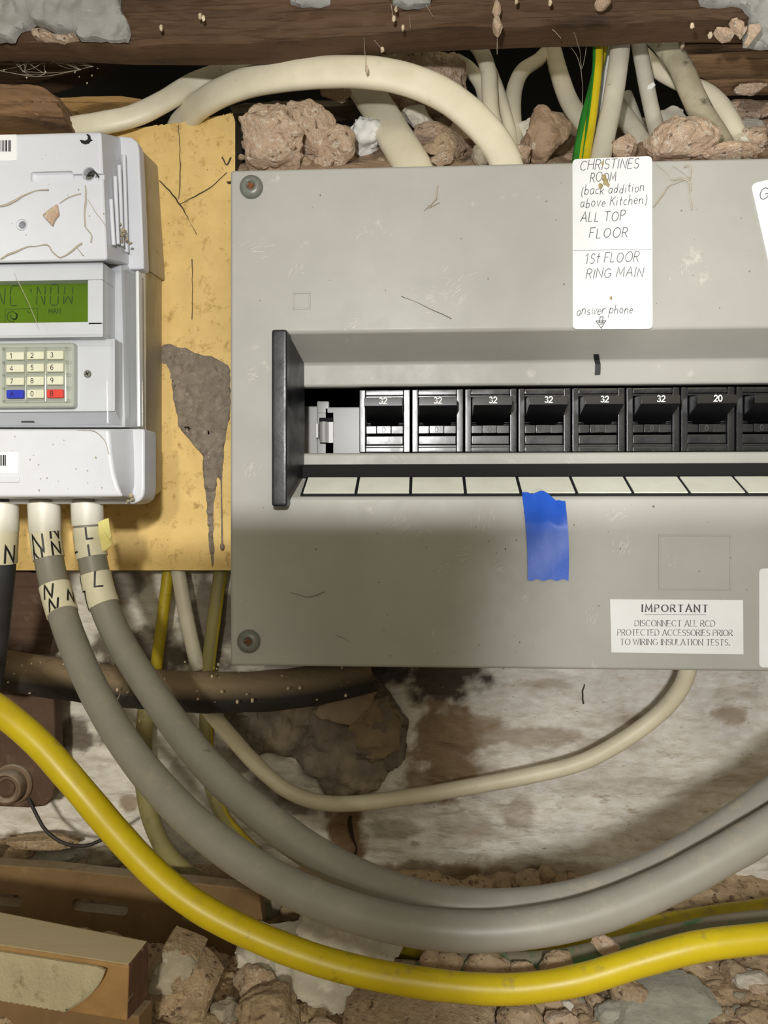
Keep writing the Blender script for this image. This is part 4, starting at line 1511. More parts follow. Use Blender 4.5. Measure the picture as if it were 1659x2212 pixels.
for k in range(2):
    an = .5 + k * pi / 2
    u_, v_ = X * cos(an) + Z * sin(an), X * -sin(an) + Z * cos(an)
    cc = c - Y * .00075
    mb.prism([cc - u_ * r * .55 - v_ * r * .12, cc + u_ * r * .55 - v_ * r * .12, cc + u_ * r * .55 + v_ * r * .12, cc - u_ * r * .55 + v_ * r * .12],
             [q + Y * .0003 for q in (cc - u_ * r * .55 - v_ * r * .12, cc + u_ * r * .55 - v_ * r * .12, cc + u_ * r * .55 + v_ * r * .12, cc - u_ * r * .55 + v_ * r * .12)])
mb.build('cross_recess', M['dark'], sc_, smooth=0)
mb = MB()
oval = [(a, b) for a, b in arc(62, 913, 14, 8, 0, 180, 10)]
pp = [P(a, b - 2 * (b - 913) if b > 913 else b, .0095) for a, b in oval]
mb.prism([p - Y * .0008 for p in pp], pp)
mb.build('sensor_window', mat('smoky_window', '3a3a38', None, rough=.3), meter)

# clear outer cover
mb = MB()
mb.prism(lp([(LX, 566), (233, 566), (237, 921), (LX, 921)], -.0028), lp([(LX, 572), (280, 572), (284, 924), (LX, 924)], .0125), bevel=.0011, seg=3)
fl = lp([(LX, 582), (309, 582), (309, 924), (LX, 924)], .0108)
mb.prism(fl, [p + Y * .004 for p in fl], bevel=.0007, seg=2)
mb.build('clear_cover', M['clear'], meter, label='clear plastic display cover')
mb = MB()
fl = lp([(292, 584), (300, 584), (303, 922), (295, 922)], .0108)
mb.prism(fl, [p + Y * .0035 for p in fl], bevel=.0012, seg=2)
mb.build('cover_edge', mat('clear_edge', 'dcdde0', None, rough=.2), meter)
mb = MB()
u, v = P(LX, 729, -.0034), P(237, 735, -.0034)
mb.box((u.x, -.0034, v.z), (v.x, -.0020, u.z), bevel=.0005)
mb.build('cover_ridge', M['clear'], meter)

# lower terminal cover
mb = MB()
fl = lp([(LX, 926), (312, 926), (312, 1058), (309, 1074), (300, 1084), (286, 1089), (LX, 1089)], .0085)
mb.prism(fl, [p + Y * .0118 for p in fl], bevel=.0012, seg=3)
f = lp([(LX, 928), (234, 928), (238, 975), (245, 1020), (254, 1050), (266, 1073), (LX, 1076)], -.0025)
bk_ = lp([(LX, 928), (290, 928), (292, 975), (293, 1020), (292, 1050), (284, 1078), (LX, 1080)], .009)
mb.prism(f, bk_, bevel=.0011, seg=3)
lower = mb.build('terminal_cover', M['meter'], meter)
barcode((-60, 977), (40, 1023), -.0025, [(p, p + w_, 983, 1006) for p, w_ in ((-30, 2), (-25, 1.2), (-20, 3), (-14, 1.5), (-9, 2.4), (-3, 1.2), (2, 2.4), (7, 3), (11.5, 2))], lower)
mb = MB()
u, v = P(-40, 1030, -.0028), P(42, 1042, -.0028)
mb.box((u.x, -.0030, v.z), (v.x, -.0020, u.z), bevel=.0004)
mb.build('moulded_arrow', M['meter'], lower)

# dust fibres and flakes on the meter
mb = MB()
ym = -.0036
for q, r in (([(0, 445), (20, 440), (50, 422), (75, 412), (105, 408)], .0006), ([(184, 400), (186, 430), (183, 460), (184, 490)], .00055), ([(184, 490), (192, 500), (198, 510), (196, 522)], .0004),
             ([(0, 560), (30, 545), (65, 533), (100, 530), (115, 545), (130, 555), (150, 545), (178, 525)], .0005), ([(190, 430), (205, 455), (222, 478), (232, 495)], .00018), ([(165, 532), (172, 545), (180, 553)], .0004),
             ([(130, 440), (150, 425), (175, 418)], .0003), ([(30, 590, -.006), (55, 640, -.007), (80, 697, -.008)], .0002), ([(165, 928), (200, 930), (225, 950), (235, 980)], .00025)):
    fibre(mb, q, ym, r * .42)
mb.build('dust_strands', M['web'], meter, kind='stuff')
mb = MB()
ch = [(91, 464), (104, 452), (122, 440), (126, 462), (116, 474), (112, 487), (100, 474)]
pp = [P(a, b, -.0045) for a, b in ch]
mb.prism(pp, [p + Y * .0012 for p in pp], bevel=.0003)
mb.build('plaster_chip', M['pink'], smooth=30, label='flat pink plaster chip stuck to the meter front', cat='plaster chip')
mb = MB()
rnd = random.Random(8)
for i in range(26):
    px, py = 262 + rnd.gauss(0, 9), 505 + rnd.gauss(0, 14)
    r = rnd.uniform(2, 5) * K(.01)
    mb.bm(rock_bm(P(px, py, .0065 + rnd.uniform(-.001, .001)), (r * rnd.uniform(.5, 1.5), r, r * rnd.uniform(.5, 1.5)), i, 1, 3))
for (px, py, yy, s_) in ((282, 1070, .006, 6), (276, 1082, .006, 5), (286, 1078, .007, 5)):
    mb.bm(rock_bm(P(px, py, yy), (s_ * K(0),) * 3, px, 2, 2))
for i in range(34):
    px, py = rnd.uniform(0, 225), rnd.choice((rnd.uniform(300, 555), rnd.uniform(940, 1060)))
    r = rnd.uniform(.5, 1.3) * K(0)
    mb.bm(rock_bm(P(px, py, -.0032), (r * rnd.uniform(.5, 2), r * .5, r * rnd.uniform(.5, 2)), i + 70, 1, 3))
mb.build('web_crumbs', mat('web_crumb', '857c66', 'aa9d80', 700, .9), meter, kind='stuff')

# ------------------------------------------------------------------ cables
def C(pts):
    out = []
    yv = None
    for q in pts:
        yv = q[2] if len(q) > 2 else yv
        out.append((q[0], q[1], yv))
    # fill depths between given ones
    idx = [i for i, q in enumerate(pts) if len(q) > 2]
    for a, b in zip(idx, idx[1:]):
        for i in range(a, b):
            t = (i - a) / (b - a)
            out[i] = (out[i][0], out[i][1], pts[a][2] + (pts[b][2] - pts[a][2]) * t)
    return [P(*q) for q in out]


RT = .0047
n_pts = C([(94, 1062, .011), (96, 1110, .011), (99, 1160, .011), (108, 1220, .010), (126, 1295, .007), (152, 1375, .001), (192, 1470, -.008), (250, 1575, -.019), (320, 1673, -.029), (420, 1778, -.038), (545, 1872, -.045), (690, 1945, -.050), (850, 1994, -.053), (1010, 2012, -.054), (1160, 2002, -.053), (1300, 1970, -.051), (1450, 1908, -.048), (1580, 1838, -.046), (1700, 1765, -.043), (1820, 1680, -.040), (1960, 1565, -.040), (2100, 1440, -.040)])
l_pts = C([(187, 1062, .011), (189, 1110, .011), (193, 1160, .011), (203, 1225, .010), (222, 1300, .008), (262, 1390, .004), (325, 1490, -.003), (400, 1595, -.013), (475, 1680, -.022), (575, 1768, -.030), (690, 1850, -.0355), (820, 1914, -.0395), (960, 1953, -.0422), (1100, 1961, -.0418), (1250, 1940, -.0400), (1400, 1886, -.0375), (1540, 1808, -.0340), (1680, 1712, -.0305), (1800, 1620, -.0275), (1930, 1515, -.0265), (2060, 1405, -.0265)])
d_pts = C([(4, 1062, .011), (6, 1110, .011), (6, 1160, .011), (2, 1240, .012), (-6, 1330, .016), (-16, 1420, .02), (-30, 1500, .024)])


def meter_tail(pts, r, mats, label, marks, letter, name='meter_tail_cable'):
    root = empty(name, pts[0], label, 'cable', 'cable tails under the meter')
    pa = Path(pts)
    mb = MB()
    tube(mb, pa, r, wob=.02, seed=len(pts) + int(pts[0][0] * 1000), n=28, step=.002)
    mb.build('sheath', mats, root, smooth=60)
    for kind, p0, p1, letters in marks:
        d0, d1 = pa.near(P(*p0)), pa.near(P(*p1))
        mb = MB()
        rr = r + (.00055 if kind == 'sleeve' else .00038)
        tube(mb, pa, rr, d0=d0, d1=d1, n=28, step=.0015)
        tube(mb, pa, r * .98, d0=d0 + .0002, d1=d1 - .0002, n=28, step=.0015)
        o = mb.build('end_sleeve' if kind == 'sleeve' else 'marker_tape', M[kind], root, smooth=50, label='white plastic sleeve' if kind == 'sleeve' else 'cream tape printed with letters')
        if letters:
            mb = MB()
            for ch, ang, fr, hh, rot in letters:
                dc = d0 + (d1 - d0) * fr
                ca, sa = cos(radians(rot)), sin(radians(rot))
                text(mb, ch, lambda x, y, dc=dc, ang=ang, ca=ca, sa=sa: pa.on(min(max(dc - (y * ca + x * sa), d0), d1), radians(ang) - (x * ca - y * sa) / rr, rr + .00012), hh, .00062, seed=1, hscale=.85)
            mb.build('lettering', M['black_ink'], o, smooth=0)
    return pa


meter_tail(d_pts, .0046, M['tail_dark'], 'short dark tail marked N at the left edge, leftmost under the meter',
           [('sleeve', (4, 1085, .011), (6, 1148, .011), None), ('marker', (6, 1150, .011), (5, 1216, .012), [('N', 34, .80, .0068, 0), ('N', -40, .95, .0056, 0)])], 'N')
meter_tail(n_pts, RT, M['tail'], 'thick grey tail marked N, the outer of the two big grey loops',
           [('sleeve', (94, 1085, .011), (97, 1148, .011), None),
            ('marker', (97, 1150, .011), (107, 1208, .010), [('N', 26, .80, .0066, 0), ('N', -44, 1.0, .0052, 0), ('N', -44, .30, .0052, 0), ('N', 30, 1.30, .0058, 0)]),
            ('marker', (118, 1260, .008), (136, 1320, .005), [('N', 22, .50, .0052, -14), ('N', 16, 1.05, .0052, -14), ('N', -60, .8, .0045, -14)])], 'N')
meter_tail(l_pts, RT, M['tail'], 'thick grey tail marked L, the inner of the two big grey loops',
           [('sleeve', (187, 1085, .011), (191, 1136, .011), None),
            ('marker', (191, 1138, .011), (200, 1205, .010), [('L', 60, .78, .0062, 0), ('L', -14, .42, .0048, 0), ('L', -16, 1.10, .0050, 0)]),
            ('marker', (206, 1240, .0095), (226, 1308, .0078), [('L', 58, .45, .0060, -12), ('L', -12, .46, .0066, -12), ('L', 50, 1.0, .0060, -12)])], 'L')
# yellow paper tab behind the L marker
mb = MB()
tab = [(212, 1128), (224, 1122), (233, 1119), (237, 1142), (242, 1158), (238, 1167), (245, 1171), (240, 1178), (226, 1190), (214, 1192)]
pp = [P(a, b, .0085) + Y * (.0005 * sin(i)) for i, (a, b) in enumerate(tab)]
mb.prism(pp, [p + Y * .0003 for p in pp])
mb.build('paper_tab', M['yellow_tab'], smooth=0, label='torn yellow paper tab sticking out beside the L marked tail', cat='paper tab')

strip('earth_cable', C([(-520, 1290, -.01), (-340, 1350, -.016), (-160, 1432, -.022), (-60, 1497, -.026), (0, 1535, -.028), (80, 1602, -.029), (165, 1697, -.030), (255, 1803, -.030), (345, 1896, -.030), (440, 1966, -.030), (560, 2026, -.030), (700, 2078, -.030), (850, 2113, -.030), (1000, 2133, -.029), (1120, 2136, -.028), (1250, 2117, -.027), (1380, 2078, -.026), (1500, 2046, -.026), (1600, 2032, -.026), (1720, 2022, -.026), (1850, 2020, -.026), (2100, 2022, -.026), (2400, 2026, -.026)]),
      .0040, [M['yellow']], 'bright yellow earth cable sweeping across the front from left edge to right', 'cable')
strip('earth_cable', C([(905, 2110, .006), (940, 2092, .003), (1000, 2084, .0), (1100, 2086, .0), (1200, 2082, .0), (1300, 2062, -.001), (1400, 2040, -.002), (1500, 2018, -.003), (1600, 2002, -.004), (1720, 1992, -.005), (1840, 1988, -.005), (2100, 1986, -.005), (2400, 1986, -.005)]),
      .0040, [M['green_dull'], M['yellow_dull']], 'dusty green cable lying behind the bright yellow cable on the floor', 'cable', bands=[(50, 110, 1)])
strip('earth_cable', C([(2400, 1905, .045), (2100, 1912, .045), (1860, 1930, .045), (1750, 1945, .043), (1659, 1962, .041), (1560, 1976, .038), (1450, 1994, .033), (1330, 2012, .026), (1200, 2030, .018), (1050, 2042, .013), (940, 2047, .014), (880, 2046, .017), (800, 2036, .026), (700, 2010, .032)]),
      .0036, [M['yellow_dull'], M['green']], 'dull yellow and green cable partly hidden under the big grey loops', 'cable', bands=[(245, 330, 1)])

# cream cable looping across the white wall below the fuse box
strip('white_cable', C([(450, 1530, .0575), (466, 1552, .0575), (500, 1592, .0585), (552, 1650, .0595), (612, 1702, .0595), (680, 1731, .059), (760, 1736, .058), (880, 1722, .057), (1000, 1702, .056), (1150, 1674, .054), (1258, 1646, .052), (1350, 1597, .050), (1425, 1541, .048), (1468, 1490, .045), (1486, 1445, .042), (1490, 1400, .040)]),
      .0030, [M['cream_cable']], 'thin cream cable looping across the white wall under the fuse box', 'cable', rs=.0031)

# cables entering the hole above
strip('white_cable', C([(380, 300, .066), (398, 262, .060), (445, 218, .048), (520, 183, .038), (600, 166, .033), (700, 156, .030), (800, 157, .028), (880, 172, .027), (955, 203, .026), (1015, 247, .025), (1060, 295, .024), (1088, 340, .022), (1100, 380, .019)]),
      .0030, [M['cream_cable']], 'broad cream cable arching high over the rubble on top of the fuse box', 'cable', group='cream cables in the wall hole', rs=.0056, sq=.75)
strip('white_cable', C([(90, 300, .052), (150, 278, .048), (220, 266, .046), (290, 250, .048), (355, 219, .052), (420, 180, .058), (500, 152, .066), (580, 130, .08), (640, 104, .095), (690, 60, .11)]),
      .0028, [M['cream_cable']], 'cream cable rising from behind the meter into the dark hole', 'cable', group='cream cables in the wall hole', rs=.0041, sq=.75)
strip('white_cable', C([(700, 70, .15), (740, 130, .11), (790, 195, .075), (825, 250, .055), (858, 305, .042), (885, 350, .033), (905, 392, .026)]),
      .0034, [M['cream_cable']], 'wide cream cable dropping straight down under the arching cable', 'cable', group='cream cables in the wall hole', rs=.0068, sq=.75)
strip('white_cable', C([(950, 60, .09), (1000, 78, .08), (1035, 105, .065), (1054, 150, .055), (1058, 200, .050), (1062, 250, .046), (1080, 310, .040), (1090, 350, .034)]),
      .0026, [M['cream_cable']], 'cream cable coming down just right of the arch top, first of three thin ones', 'cable', group='cream cables in the wall hole', rs=.0031)
strip('white_cable', C([(1060, 150, .075), (1075, 190, .060), (1092, 245, .052), (1106, 300, .046), (1115, 350, .036)]),
      .0022, [M['cream_cable']], 'thinnest cream cable squeezed between two others at the arch foot', 'cable', group='cream cables in the wall hole', rs=.0023)
strip('white_cable', C([(1190, 100, .14), (1165, 128, .11), (1130, 152, .085), (1112, 190, .068), (1108, 240, .058), (1112, 300, .048), (1118, 350, .038)]),
      .0026, [M['cream_cable']], 'cream cable bending over to the right into the black hole', 'cable', group='cream cables in the wall hole', rs=.0032)
strip('white_cable', C([(985, 130, .09), (1015, 150, .085), (1040, 185, .08), (1050, 230, .075)]), .0024, [M['cream_cable']], 'short cream cable seen behind the arch beside a pink lump', 'cable', group='cream cables in the wall hole', rs=.003)
strip('white_cable', C([(1195, 110, .12), (1208, 160, .095), (1230, 220, .080), (1265, 270, .070), (1310, 320, .058)]), .0028, [M['cream_cable']], 'cream cable crossing behind the green and yellow earth wires', 'cable', group='cream cables in the wall hole', rs=.0040)
strip('earth_wire', C([(1288, 20, .040), (1290, 65, .038), (1291, 130, .036), (1284, 205, .034), (1276, 270, .032), (1266, 330, .026), (1262, 372, .020)]), .0018, [M['yellow'], M['green']], 'yellow earth wire with a green edge hanging above the handwritten sticker', 'wire', bands=[(38, 120, 1)])
strip('earth_wire', C([(1308, 25, .047), (1306, 70, .046), (1296, 130, .043), (1280, 200, .040), (1264, 260, .036), (1252, 320, .028), (1245, 372, .021)]), .0020, [M['green'], M['yellow']], 'green earth wire running beside and behind the yellow one', 'wire', bands=[(-45, 5, 1)])
strip('white_cable', C([(1346, 20, .040), (1342, 80, .039), (1334, 150, .037), (1322, 225, .035), (1308, 290, .031), (1297, 345, .025), (1293, 380, .020)]), .0027, [M['grey_flex']], 'pale grey cable hanging straight beside the earth wires', 'cable', group='cream cables in the wall hole', rs=.0036)
strip('white_cable', C([(1330, 40, .052), (1322, 110, .050), (1310, 180, .047), (1300, 250, .043), (1290, 320, .036)]), .0018, [M['white_ink']], 'narrow white cable between the earth wires and the pale grey cable', 'cable', group='cream cables in the wall hole', rs=.0022)
strip('white_cable', C([(1376, 30, .055), (1380, 90, .054), (1392, 160, .052), (1406, 230, .050), (1420, 290, .046), (1428, 335, .040)]), .0026, [M['grey_flex']], 'pale cable with a white scrap stuck on it, right of the straight grey one', 'cable', group='cream cables in the wall hole', rs=.0029)
strip('white_cable', C([(1300, 190, .072), (1335, 232, .062), (1372, 285, .052), (1402, 335, .042), (1415, 372, .034)]), .0026, [M['grey_flex']], 'speckled pale cable slanting right down to a pink lump', 'cable', group='cream cables in the wall hole', rs=.0038)
strip('white_cable', C([(1352, 205, .078), (1368, 245, .074), (1384, 290, .068)]), .0022, [M['grey_flex']], 'short pale cable glimpsed behind the speckled one', 'cable', group='cream cables in the wall hole', rs=.0026)
strip('white_cable', C([(1385, 115, .075), (1420, 150, .068), (1470, 178, .062), (1520, 195, .056), (1556, 225, .051), (1584, 270, .046), (1605, 320, .040), (1612, 360, .032)]), .0026, [M['cream_cable']], 'cream cable curving out to the right behind the dirty cable', 'cable', group='cream cables in the wall hole', rs=.0034)
strip('white_cable', C([(1400, 60, .055), (1438, 100, .048), (1468, 140, .044), (1492, 195, .040), (1516, 245, .038), (1545, 290, .034), (1566, 330, .029), (1576, 372, .022)]), .0030, [M['dirty_cable']], 'dirty mottled cable with crumb shadows at its top, rightmost in front', 'cable', group='cream cables in the wall hole', rs=.0044)
mb = MB()
pp = lp([(1400, 184), (1412, 177), (1416, 184), (1408, 192), (1398, 193)], .048)
mb.prism(pp, [p + Y * .0006 for p in pp])
mb.build('white_scrap', M['white_ink'], smooth=0, label='tiny white scrap stuck across a pale cable in the hole', cat='scrap')

# cables behind the board and the pipe
strip('earth_wire', C([(370, 1190, .066), (363, 1240, .063), (352, 1330, .062), (340, 1420, .062), (333, 1486, .063)]), .0024, [M['yellow_dull']], 'yellow wire coming down from behind the board to the black pipe', 'wire')
strip('white_cable', C([(378, 1190, .063), (386, 1240, .060), (402, 1330, .060), (421, 1415, .061), (427, 1444, .062)]), .0026, [M['grey_flex']], 'pale cable behind the board leaning right to the black pipe', 'cable', rs=.0030)
strip('white_cable', C([(486, 1190, .064), (476, 1240, .062), (462, 1340, .061), (450, 1440, .0625), (446, 1520, .0655), (446, 1600, .0655), (452, 1680, .0635), (480, 1760, .054), (530, 1822, .040), (600, 1885, .022), (680, 1940, .010)]), .0025, [M['olive'], M['yellow_dull']], 'dusty green cable at the left edge of the fuse box passing behind the pipe', 'cable', rs=.0028, bands=[(250, 310, 1)])
strip('white_cable', C([(318, 1520, .064), (310, 1600, .063), (310, 1680, .061), (322, 1755, .056), (350, 1825, .050), (385, 1870, .046), (430, 1905, .044), (480, 1945, .044)]), .0030, [M['olive']], 'old olive cable dropping from the pipe behind the yellow loop', 'cable', rs=.0036)
strip('thin_wire', C([(62, 1725, .052), (78, 1758, .050), (100, 1795, .049), (140, 1822, .049), (190, 1826, .049), (240, 1802, .050), (275, 1780, .052)]), .0007, [M['wire']], 'thin black wire looping under the rusty plate', 'wire', n=10)
strip('black_pipe', C([(-520, 1400, .046), (-300, 1408, .046), (-160, 1420, .046), (0, 1446, .046), (100, 1462, .046), (250, 1482, .047), (400, 1494, .048), (550, 1494, .050), (680, 1480, .055), (790, 1456, .064)]), .0078, [M['pipe']], 'thick dusty black pipe running under the meter and fuse box', 'pipe', n=28, wob=.05)

# ------------------------------------------------------------------ old timber and plaster over the hole
def wood(name, top, bot, y, thick, m, label=None, cat='timber', seed=1, kind=None, cell=9, amp=.0022, ridges=1.0, end=None):
    """a split plank seen from its long side: px polylines for the top and the bottom edge, front with long grain relief"""
    def interp(pl, t):
        x = pl[0][0] + (pl[-1][0] - pl[0][0]) * t
        for (a, b), (c, d) in zip(pl, pl[1:]):
            if a <= x <= c:
                return x, b + (d - b) * (x - a) / max(1e-6, c - a)
        return x, pl[-1][1]
    nu = int(abs(top[-1][0] - top[0][0]) / cell) + 2
    nv = int(max(8, max(abs(b[1] - t[1]) for t, b in ((top[0], bot[0]), (top[-1], bot[-1]))) / (cell * .35)))
    fr, bk = [], []
    for j in range(nv + 1):
        for i in range(nu + 1):
            u, v = i / nu, j / nv
            xt, yt = interp(top, u)
            xb, yb = interp(bot, u)
            px, py = xt + (xb - xt) * v, yt + (yb - yt) * v
            jx = 0
            if i in (0, nu):
                jx = 6 * noise.noise(Vector((py * .12, seed * 9.1, 0))) * ridges
            q = P(px + jx, py, y)
            g = Vector((q.x * 14, seed * 3.7, q.z * 260))
            h = amp * (noise.fractal(g, .9, 2.2, 4) + .6 * noise.noise(Vector((q.x * 45, seed, q.z * 700))))
            if j in (0, nv):
                q.z += .0012 * noise.noise(Vector((q.x * 160, seed, j)))
                h -= amp
            fr.append(q - Y * h)
            bk.append(P(px, py, y) + Y * thick)
    mb = MB()
    w = nu + 1
    fs = [(j * w + i, j * w + i + 1, (j + 1) * w + i + 1, (j + 1) * w + i) for j in range(nv) for i in range(nu)]
    mb.add(fr + bk, fs)
    n = len(fr)
    rimi = list(range(w)) + [j * w + nu for j in range(1, nv + 1)] + [nv * w + i for i in range(nu - 1, -1, -1)] + [j * w for j in range(nv - 1, 0, -1)]
    mb.f += [(rimi[q], rimi[q] + n, rimi[(q + 1) % len(rimi)] + n, rimi[(q + 1) % len(rimi)]) for q in range(len(rimi))]
    mb.m += [0] * len(rimi)
    mb.f += [tuple(i + n for i in f[::-1]) for f in fs]
    mb.m += [0] * len(fs)
    return mb.build(name, m, smooth=40, label=label, cat=cat, kind=kind)


wood('timber_beam', [(-700, -120), (2500, -120)], [(-700, 80), (120, 90), (262, 97), (420, 98), (560, 95), (700, 82), (820, 74), (1000, 63), (1180, 56), (1300, 54), (1420, 46), (1560, 42), (2500, 30)], .018, .012, M['beam'],
     'dark brown split timber beam along the top above the hole', 'beam', seed=2)
slab('grey_plaster', [(-60, -60), (252, -60), (256, 12), (268, 30), (276, 62), (270, 82), (230, 80), (168, 79), (160, 64), (140, 62), (118, 64), (100, 56), (70, 44), (56, 56), (36, 60), (28, 72), (24, 82), (-60, 82)], .014, .003, M['peel'],
     'flaking sheet of grey painted plaster at the top left corner', 'plaster', seed=3, relief=.0018, frq=.6)
slab('grey_plaster', [(1500, -60), (2500, -60), (2500, 100), (1640, 96), (1612, 92), (1610, 70), (1622, 42), (1626, 25), (1612, 8), (1590, 2), (1560, 6), (1520, 2)], .015, .003, M['peel'],
     'grey plaster flap hanging at the top right corner', 'plaster', seed=6, relief=.0016, frq=.6)
slab('grey_plaster', [(618, -40), (720, -40), (712, 2), (690, 8), (650, 7), (626, 1)], .015, .0025, M['peel'], 'small grey plaster scrap at the top edge, left of the other small one', 'plaster', seed=7, relief=.001)
slab('grey_plaster', [(842, -40), (932, -40), (930, 2), (904, 10), (870, 10), (848, 3)], .015, .0025, M['peel'], 'small grey plaster scrap on the beam at the top centre', 'plaster', seed=17, relief=.001)
slab('plaster_chunk', [(60, 58), (80, 54), (100, 60), (112, 68), (140, 62), (160, 66), (164, 78), (140, 82), (100, 80), (70, 76)], .0165, .004, M['pink'], 'pink crumbly plaster under the grey sheet at top left', 'plaster', seed=21, relief=.0018)
slab('plaster_chunk', [(1584, 35), (1612, 40), (1618, 60), (1610, 70), (1602, 60), (1590, 52)], .012, .004, M['pink'], 'pink crumbly lump under the grey flap at top right', 'plaster', seed=22, relief=.0015)
slab('plaster_chunk', [(1552, 52), (1575, 48), (1592, 56), (1590, 70), (1572, 74), (1560, 64)], .014, .005, M['pink'], 'pink lump hanging just left of the triangular flake', 'plaster', seed=23, relief=.0015)
mb = MB()
pp = lp([(1618, 52), (1642, 50), (1645, 64), (1618, 98), (1608, 92), (1616, 78)], .008)
mb.prism(pp, [p + Y * .0012 for p in pp], bevel=.0003)
mb.build('plaster_flake', M['pink'], smooth=20, label='triangular pink flake dangling at the top right', cat='plaster')

# laths on the right and on the left
wood('wood_lath', [(1480, 50), (2500, 44)], [(1472, 92), (2500, 88)], .062, .009, M['lath'], 'upper brown lath in the hole at the right, beneath the beam', seed=11)
wood('wood_lath', [(1470, 94), (2500, 90)], [(1482, 138), (2500, 132)], .054, .009, M['lath'], 'middle lath at the right with a light lower edge', seed=12)
wood('wood_lath', [(1496, 140), (2500, 134)], [(1510, 186), (1600, 180), (2500, 172)], .068, .009, M['lath'], 'lowest dark lath at the right above the pink rubble', seed=13)
wood('wood_block', [(-120, 178), (60, 182), (96, 188), (120, 206)], [(-120, 250), (40, 258), (100, 268), (142, 272)], .036, .014, M['lath'], 'rough broken end of brown wood above the meter at the left', seed=14, amp=.0030, ridges=2)
wood('wood_splinter', [(118, 208), (180, 204), (262, 203), (300, 208), (326, 222)], [(118, 238), (170, 232), (250, 222), (300, 220), (322, 224)], .058, .010, M['fresh_wood'], 'pale splintered strip of wood in the hole behind the cream cable', seed=15, amp=.0018, ridges=2)
wood('wood_lath', [(140, 226), (260, 222), (320, 226)], [(140, 250), (260, 246), (330, 240)], .066, .010, M['lath'], 'dark strip of wood just beneath the pale splinter', seed=16)
wood('dark_plank', [(-140, 84), (160, 86), (258, 92)], [(-140, 180), (80, 182), (180, 150), (256, 108)], .075, .009, M['beam'], 'dark cobwebbed wood below the grey plaster at the left', 'timber', seed=18)
wood('grey_lath', [(498, 224), (600, 216), (700, 214), (768, 212)], [(498, 262), (560, 250), (660, 238), (768, 226)], .088, .012, mat('grey_lath_wood', '7c7263', '5f564a', 120, .9, bump=.8, bscale=140, bdist=.0012, stretch=(.2, 1, 1)), 'grey dusty lath crossing behind the pink lumps under the arching cable', seed=20, amp=.0012)

# ------------------------------------------------------------------ rubble on the ledge
def hit(px, py, fn, y0=.0, y1=.15):
    y = y0
    while y < y1:
        p = P(px, py, y)
        if p.z <= fn(p.x, p.y):
            return y
        y += .001
    return None


def lump(px, py, w, h, m, label, seed, off=.004, **kw):
    y = hit(px, py + h * .35, bank, .012) or .06
    return rock(kw.pop('name', 'plaster_lump'), px, py, w, h, max(.014, y - off), M[m], label, kw.pop('cat', 'rubble'), kw.pop('group', 'lumps on the ledge'), seed, **kw)


lump(584, 308, 158, 116, 'pink', 'largest pink plaster lump at the left end of the ledge beside the chipboard', 1, cuts=7, sub=4, off=.010)
lump(664, 298, 112, 118, 'pink', 'second pink plaster lump from the chipboard, leaning on the largest', 2, cuts=7, sub=4, off=.004)
lump(722, 318, 80, 84, 'pink', 'pink lump between the big ones and the white foam piece', 3, cuts=7)
lump(724, 198, 60, 40, 'pink', 'rounded pink lump lying on the grey lath under the arching cable', 4, depth=30)
rock('plaster_block', 902, 186, 168, 150, .072, M['pink'], 'big pink block wedged behind the arching cable', 'rubble', None, 5, sub=4, cuts=6)
lump(795, 300, 66, 66, 'foam', 'white knobbly foam piece beside the wide cream cable', 6, name='foam_piece', cat='foam', group=None, cuts=6, rough=.28, fine=.12, sub=4)
lump(806, 262, 30, 46, 'foam', 'small white piece behind the foam next to the wide cable', 7, name='foam_piece', cat='foam', group=None)
lump(952, 272, 64, 56, 'pink', 'pink lump just right of the wide cream cable, upper one', 8)
lump(1010, 290, 74, 78, 'pink', 'rounded pink lump tucked under the foot of the arching cable', 9)
lump(928, 290, 78, 40, 'pink', 'long pink lump lying flat against the wide cream cable', 10)
lump(965, 316, 80, 56, 'tan', 'tan lump in front below the arching cable', 11)
lump(1042, 330, 40, 50, 'greystone', 'small grey stone at the foot of the arching cable', 12)
lump(955, 344, 44, 26, 'pink', 'small pink lump on the box edge under the arch', 13)
lump(900, 252, 60, 40, 'white_plaster', 'white plaster scrap behind the wide cream cable', 14, name='plaster_scrap', cat='plaster', group=None)
lump(1160, 290, 90, 60, 'white_plaster', 'jagged white plaster patch right of the bent cable', 15, depth=20, name='plaster_scrap', cat='plaster', group=None)
lump(1165, 318, 44, 24, 'white_plaster', 'small white plaster flake left of the earth wires', 16, depth=14, name='plaster_scrap', cat='plaster', group=None)
lump(1178, 300, 90, 100, 'bank', 'dusty brown clod left of the green earth wire', 17)
lump(1110, 336, 76, 34, 'pink', 'pink lump on the box edge left of the earth wires', 18)
lump(1350, 322, 60, 50, 'pink', 'pink lump between the pale grey and speckled cables', 19)
lump(1476, 312, 120, 90, 'pink', 'large round pink lump under the dirty cable at the right', 20, sub=4, off=.008)
lump(1570, 336, 110, 36, 'pink', 'low pink lump on the box edge at the foot of the dirty cable', 21)
lump(1506, 280, 60, 50, 'greystone', 'grey crumbly stone left of the dirty cable', 22)
lump(1450, 262, 60, 50, 'white_plaster', 'white flaky plaster beside the cable with the scrap', 23, name='plaster_scrap', cat='plaster', group=None, depth=20)
lump(1480, 296, 80, 40, 'white_plaster', 'white flaky plaster just behind the large round pink lump', 24, name='plaster_scrap', cat='plaster', group=None, depth=20)
lump(1628, 240, 100, 46, 'pink', 'long pink brick lump at the right edge below the laths', 25, sub=4)
lump(1624, 190, 60, 26, 'pink', 'thin pink flake resting near the right edge under the laths', 26, depth=24)
lump(1630, 296, 56, 40, 'pink', 'pink lump low at the right edge beside white flakes', 27)
